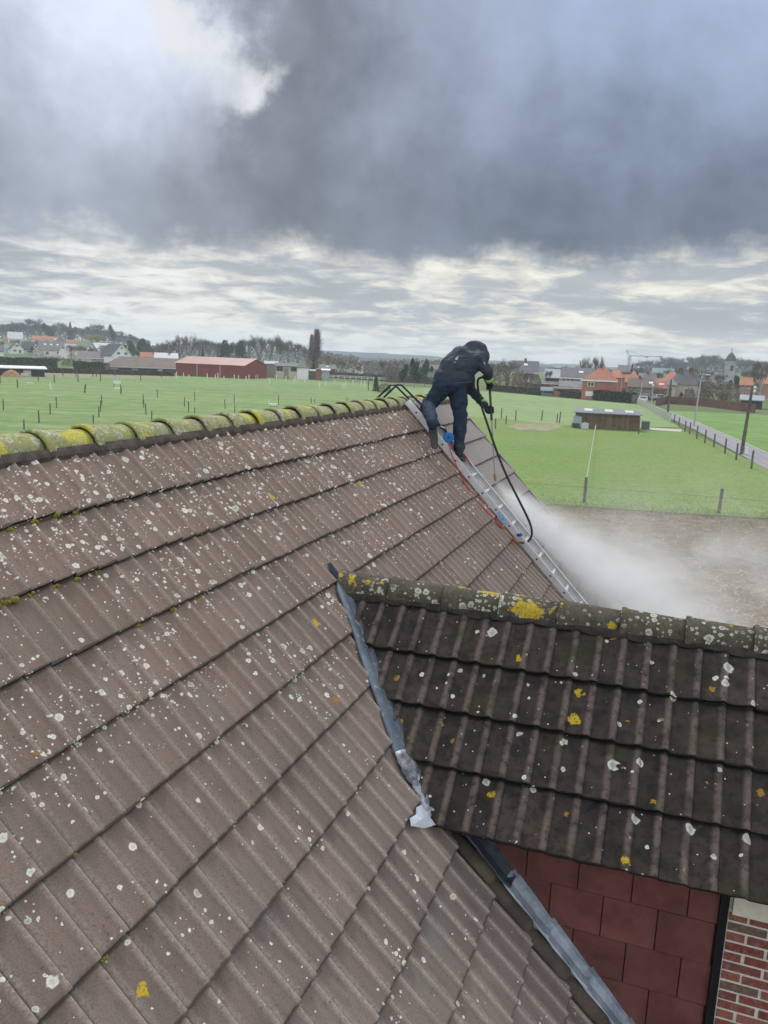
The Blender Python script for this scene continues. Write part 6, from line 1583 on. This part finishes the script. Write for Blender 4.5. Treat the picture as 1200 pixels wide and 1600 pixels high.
# continuous body under the clothes
k_ = .62
bc = [(J['pel'], J['nk'], .10, .055), (J['hl'], J['hr'], .085, .085), (J['hl'], J['kl'], .078, .052), (J['kl'], J['al'], .05, .035), (J['hr'], J['kr'], .078, .055), (J['kr'], J['ar'], .05, .035),
      (J['cl'], J['cr'], .09, .09), (J['ml'], J['mr'], .09, .09), (J['nk'], J['hd'], .05, .06), (J['cr'], J['sr'], .07, .055), (J['sr'], J['er'], .045, .035), (J['er'], J['hr_']+UP*.03, .033, .026),
      (J['cl'], J['sl'], .08, .06), (J['sl'], J['el'], .045, .035), (J['el'], J['hl_']+(J['el']-J['hl_']).normalized()*.05, .035, .026)]
hdir = (CR*.75-UP*.35+_F*.55).normalized(); hup = (CR*.45+UP*.75+_F*.1).normalized()   # face direction and crown
hc_ = J['hd']
bb = [(hc_, (.075, .085, .095)), (hc_+hdir*.03-hup*.05, (.06, .06, .06)), (hc_+hdir*.092-hup*.012, .016), (hc_+hdir*.08-hup*.07, .022)]
side = hdir.cross(hup).normalized()
for s_ in (-1, 1): bb += [(hc_+side*.08*s_-hup*.005, .018), (hc_+hdir*.078+side*.03*s_+hup*.018, .012)]
bb += [(J['ar'], .045), (J['al'], .045)]
body = organic('body', bc, M['skin'], wk, .011, 3, balls=bb)
mb = MB()
for s_ in (-1, 1): mb.ball(hc_+hdir*.082+side*.03*s_+hup*.008, .011)
mb.build('eyes', M['white'], wk)
organic('hair', [], mat('dark_hair', (.02, .015, .012), .8), wk, .012, 2, balls=[(hc_+hup*.025-hdir*.012, (.085, .09, .09))])
# trousers
tc = [(J['hl']+UP*.03, J['hr']+UP*.03, .138, .138), (J['wl'], J['wr'], .13, .13), (J['hl'], J['kl'], .125, .092), (J['kl'], J['al'], .088, .066), (J['hr'], lerp(J['hr'], J['kr'], .5), .128, .112), (lerp(J['hr'], J['kr'], .5), J['kr'], .112, .096),
      (J['kr'], lerp(J['kr'], J['ar'], .6), .096, .082), (lerp(J['kr'], J['ar'], .6), J['ar']+UP*.015, .082, .070)]
organic('trousers', tc, M['trousers'], wk, .010, 3, .046)
# jacket: wide hem, rounded back, shoulders and sleeves
jc = [(J['wl']+UP*.0-CR*.015, J['wr']+UP*.0+CR*.015, .140, .140), (J['ml'], J['mr'], .150, .145), (J['wl'], J['ml'], .140, .150), (J['wr'], J['mr'], .14, .145), (J['cl'], J['cr'], .145, .145), (J['ml'], J['cl'], .15, .145), (J['mr'], J['cr'], .145, .145),
      (J['cl'], J['nk'], .14, .11), (J['cr'], J['sr'], .14, .095), (J['sr'], J['er'], .090, .070), (J['er'], lerp(J['er'], J['hr_'], .72), .068, .052),
      (J['cl'], J['sl'], .12, .10), (J['sl'], J['el'], .088, .070), (J['el'], lerp(J['el'], J['hl_'], .72), .070, .052), (J['cr'], J['sl'], .12, .10), (J['cl'], pt(742, 549, 10.12), .13, .115), (J['cr'], pt(747, 556, 10.12), .14, .135), (J['sr'], pt(752, 560, 10.08), .10, .11)]
jk = organic('jacket', jc, M['jacket'], wk, .010, 4, .034)
hood = organic('hood', [(J['nk'], hc_, .125, .13), (hc_-hdir*.02+hup*.01, hc_+hdir*.05-hup*.01, .138, .118), (J['nk']-UP*.02, hc_+hdir*.05-hup*.09, .10, .075), (pt(737, 545, 10.1), pt(744, 545, 10.13), .105, .11), (pt(734, 543, 10.1), pt(728, 549, 10.08), .075, .09)], M['jacket'], wk, .012, 4, .03)
# hem band
mb = MB(); q = []
nb_ = 28; ctr = lerp(J['wl'], J['wr'], .5)-UP*.075
for i in range(nb_+1):
    a = 2*math.pi*i/nb_; q.append(ctr+CR*(math.cos(a)*.245)+(_F*math.sin(a)*.150)+UP*(.02*math.cos(a*2)))
mb.tube(q, .016, 6, cap=False); mb.build('jacket_hem', M['jacket'], wk, sm=True)
# print on the upper back (illegible at this distance)
mb = MB()
for x0, y0, x1, y1, th in ((705, 558, 709, 557.5, .004), (711, 557.5, 714, 557, .004), (713, 551, 717, 547.8, .006), (718, 547, 725, 542.5, .009), (708, 554, 711, 552, .004)):
    a, b2 = pt(x0, y0, 9.72), pt(x1, y1, 9.72); d = (b2-a); n_ = d.cross(_F).normalized()*th
    N2 = 6
    for i in range(N2): p0_, p1_ = a+d*i/N2, a+d*(i+1)/N2; mb.add([p0_-n_, p1_-n_, p1_+n_, p0_+n_], [(0, 1, 2, 3)])
pr = mb.build('back_print', M['print'], jk)
sw = pr.modifiers.new('wrap', 'SHRINKWRAP'); sw.target = jk; sw.offset = .006; sw.wrap_method = 'NEAREST_SURFACEPOINT'
mb = MB(); a, b2 = pt(759, 566, 9.78), pt(761, 562, 9.8); d = b2-a; n_ = d.cross(_F).normalized()*.006; mb.add([a-n_, b2-n_, b2+n_, a+n_], [(0, 1, 2, 3)])
pr = mb.build('sleeve_print', M['print'], jk); sw = pr.modifiers.new('wrap', 'SHRINKWRAP'); sw.target = jk; sw.offset = .006
# boots
def boot(heel, toe, up_, parent):
    """heel, toe: ground points of the sole; up_: away from the sole"""
    d = (toe-heel); L = d.length; u = d.normalized(); n_ = up_; s_ = u.cross(n_).normalized()
    o = organic('boot', [(heel+n_*.06+u*.04, heel+n_*.13+u*.045, .050, .052), (heel+n_*.055+u*.05, toe+n_*.045-u*.06, .050, .042), (toe+n_*.042-u*.10, toe+n_*.040-u*.045, .046, .042)], M['boot'], parent, .010, 3)
    mb = MB(); out = []
    for i in range(16):
        a = 2*math.pi*i/16; x = math.cos(a); y = math.sin(a); out.append(heel+u*(L*.5+x*L*.5)+s_*(y*(.046+.008*x)))
    vs = [p+n_*.0 for p in out]+[p+n_*.024 for p in out]; mb.add(vs, [tuple(range(15, -1, -1)), tuple(range(16, 32))]+[(i, (i+1) % 16, 16+(i+1) % 16, 16+i) for i in range(16)])
    for i in range(8):
        for j in (-1, 1): mb.frame(heel+u*(.02+i*(L-.06)/7.5)+s_*(j*.024-.017)-n_*.009, u*.016, s_*.034, n_*.012)
    mb.build('sole', M['sole'], o); return o
wb = J['ar']; hR = RP(716, 716, .095); u_ = (_F*.8-UP*.05+CR*.25).normalized()
boot(hR, hR+u_*.29, UP, wk)
hL = RP(676.5, 665, .27); tL = RP(679, 695, .165); dL = (tL-hL).normalized(); nL = (_F-dL*_F.dot(dL)).normalized()
boot(hL-dL*.02, hL+dL*.275, nL, wk)
# gloves with five bent fingers round the lance
def glove(c, axis, back, wrist, parent, cuffm):
    """c on the lance; axis along it; back: from lance to palm"""
    a = axis.normalized(); b = (back-a*back.dot(a)).normalized(); s_ = a.cross(b)
    caps = []
    for i in range(4):
        o = c+a*(-.034+.0225*i); Rf = .028+(.002 if i in (1, 2) else 0)
        pts = [o+(b*math.cos(q)+s_*math.sin(q))*Rf for q in (R_(10), R_(75), R_(140), R_(190+8*(i % 2)))]
        for p, q in zip(pts, pts[1:]): caps.append((p, q, .0115, .0105))
    caps += [(c+a*-.03+b*.036-s_*.012, c+a*.03+b*.036-s_*.012, .020, .018), (c+a*-.028+b*.040-s_*.03, c+a*.024+b*.040-s_*.03, .018, .017)]
    caps += [(c+a*-.02+b*.04-s_*.03, c+a*-.045+b*.02-s_*.036, .014, .012), (c+a*-.045+b*.02-s_*.036, c+a*-.05-b*.012-s_*.026, .012, .010)]
    caps.append((c+b*.042-s_*.02, wrist, .036, .034))
    g_ = organic('glove', caps, M['glove'], parent, .0055, 2)
    w2 = wrist+(wrist-c).normalized()*.04
    mb = MB(); mb.tube([wrist-(w2-wrist)*.35, wrist, w2, w2+(w2-wrist)*.1], [.036, .044, .052, .050], 14); mb.build('cuff', cuffm, g_, sm=True)
    return g_
wr1 = J['hr_']+(J['er']-J['hr_']).normalized()*.085-_F*.03
glove(J['hr_'], ax, (wr1-J['hr_']), wr1, wk, M['lime'])
c2 = lerp(H1, NOZ, .255); wr2 = c2+(J['el']-c2).normalized()*.125
glove(c2, ax, (wr2-c2), wr2, wk, M['lime'])
# lime back panel of the upper glove
mb = MB(); mb.ball(J['hr_']+(wr1-J['hr_'])*.5+CR*.022-_F*.02, (.022, .02, .045)); mb.build('glove_panel', M['lime'], wk)

# ================================================================== SPRAY
me = bpy.data.meshes.new('spray_mist'); bm = bmesh.new(); bmesh.ops.create_cube(bm, size=1)
x0, x1, y0, y1, z0_, z1_ = .1, 9.6, 7.42, 16.5, -6.5, .55
for v_ in bm.verts: v_.co = HW(x0 if v_.co.x < 0 else x1, y0 if v_.co.y < 0 else y1, z0_ if v_.co.z < 0 else z1_)
bm.to_mesh(me); bm.free(); ms = bpy.data.objects.new('spray_mist', me); COL.objects.link(ms); tag(ms, 'white mist blown down the roof slope and over the stubble', kind='stuff')
mm = bpy.data.materials.new('water_mist'); mm.use_nodes = True; mm.node_tree.nodes.clear(); h = NT(mm.node_tree)
pos = h.n('ShaderNodeTexCoord').outputs['Object']
TGT = RP(925, 905, .12); axd = (TGT-NOZ).normalized()
q = h.vm('SUBTRACT', pos, tuple(NOZ)); uu = h.vm('DOT_PRODUCT', q, tuple(axd)); l2 = h.m('POWER', h.vm('LENGTH', q), 2)
rad2 = h.m('MAXIMUM', h.m('SUBTRACT', l2, h.m('MULTIPLY', uu, uu)), 0)
ww = h.m('ADD', .02, h.m('MULTIPLY', h.m('MAXIMUM', uu, 0), .21))
cone = h.m('EXPONENT', h.m('MULTIPLY', h.m('DIVIDE', rad2, h.m('MULTIPLY', ww, ww)), -1))
cone = h.m('MULTIPLY', cone, h.m('MULTIPLY', h.ss(uu, .0, .08), h.ss(uu, 6.0, 2.2)))
cone = h.m('MULTIPLY', cone, h.m('DIVIDE', 7.0, h.m('ADD', .2, uu)))
nz = h.noise(pos, 1.3, 4, .6); nz2 = h.noise(pos, .45, 3, .6)
tot = h.m('MULTIPLY', cone, h.m('MULTIPLY', h.ss(nz, .34, .62, .30, 1.25), h.ss(h.noise(pos, 4.5, 4, .65, .6), .3, .65, .45, 1.25)))
def puff(c, r_, k):
    d_ = h.vm('DIVIDE', h.vm('SUBTRACT', pos, tuple(c)), r_); return h.m('MULTIPLY', h.m('EXPONENT', h.m('MULTIPLY', h.m('POWER', h.vm('LENGTH', d_), 2), -1)), k)
pf = puff(pt(945, 935, 10.6), (.8, .8, .7), .75)
for c_, r_, k_ in ((pt(1010, 930, 11.5), (1.1, 1.1, .8), .40), (pt(1090, 920, 12.8), (1.5, 1.3, 1.1), .26), (pt(1150, 870, 13.8), (1.6, 1.5, .9), .16), (pt(930, 860, 12.0), (1.0, 1.2, .8), .12), (pt(1060, 830, 14.2), (1.6, 1.4, .8), .12), (pt(1190, 950, 12.5), (1.2, 1.2, 1.0), .26)):
    pf = h.m('ADD', pf, puff(c_, r_, k_))
pf = h.m('MULTIPLY', pf, h.ss(h.noise(pos, .9, 5, .62, 1.0), .42, .66, .05, 1.0))
tot = h.m('ADD', tot, pf)
pv = h.n('ShaderNodeVolumePrincipled'); pv.inputs['Color'].default_value = (.97, .985, 1.0, 1); h.put(pv.inputs['Density'], tot); pv.inputs['Anisotropy'].default_value = .3
mm.node_tree.links.new(pv.outputs[0], h.n('ShaderNodeOutputMaterial').inputs['Volume']); me.materials.append(mm)
mm.cycles.volume_step_rate = .18

# labels that count along a row, from the left of the photograph
ORD = ['first', 'second', 'third', 'fourth', 'fifth', 'sixth', 'seventh', 'eighth', 'ninth', 'tenth', 'eleventh', 'twelfth', 'thirteenth', 'fourteenth', 'fifteenth', 'sixteenth', 'seventeenth', 'eighteenth', 'nineteenth', 'twentieth',
       'twenty first', 'twenty second', 'twenty third', 'twenty fourth', 'twenty fifth', 'twenty sixth', 'twenty seventh', 'twenty eighth', 'twenty ninth', 'thirtieth']
def centre(o):
    if o.type == 'MESH': return sum((v.co for v in o.data.vertices), Vector())/max(1, len(o.data.vertices))+o.location
    return Vector(o.location)
for grp, txt in (('bare trees of the wood behind the left village', '%s bare tree from the left along the hilltop wood'), ('bare trees behind the red barn', '%s bare tree from the left in the row behind the red barn'),
                 (GL, '%s dark post from the left in the open striped pasture'), (GF, '%s brown post from the left along the rough far pasture edge'), (GW2, '%s short white post from the left in the red barn paddock'),
                 (GB, '%s bare tree from the left in the wood by the church'), (GR, '%s dark post from the left between paddock and back pasture'), ('thin pale stakes in the paddock', '%s thin pale stake from the left in the near paddock'),
                 (GT, '%s bare garden tree from the left among the right hand village'), (GV, '%s bare garden tree from the left among the left hand village'),
                 ('small bare trees beyond the rail fence', '%s small bare tree from the left beyond the white rail fence')):
    os_ = [o for o in COL.objects if o.parent is None and o.get('group') == grp]
    os_.sort(key=lambda o: (centre(o)-EYE).dot(CR)/(centre(o)-EYE).dot(_F))
    for i, o in enumerate(os_): o['label'] = txt % ORD[min(i, 29)]
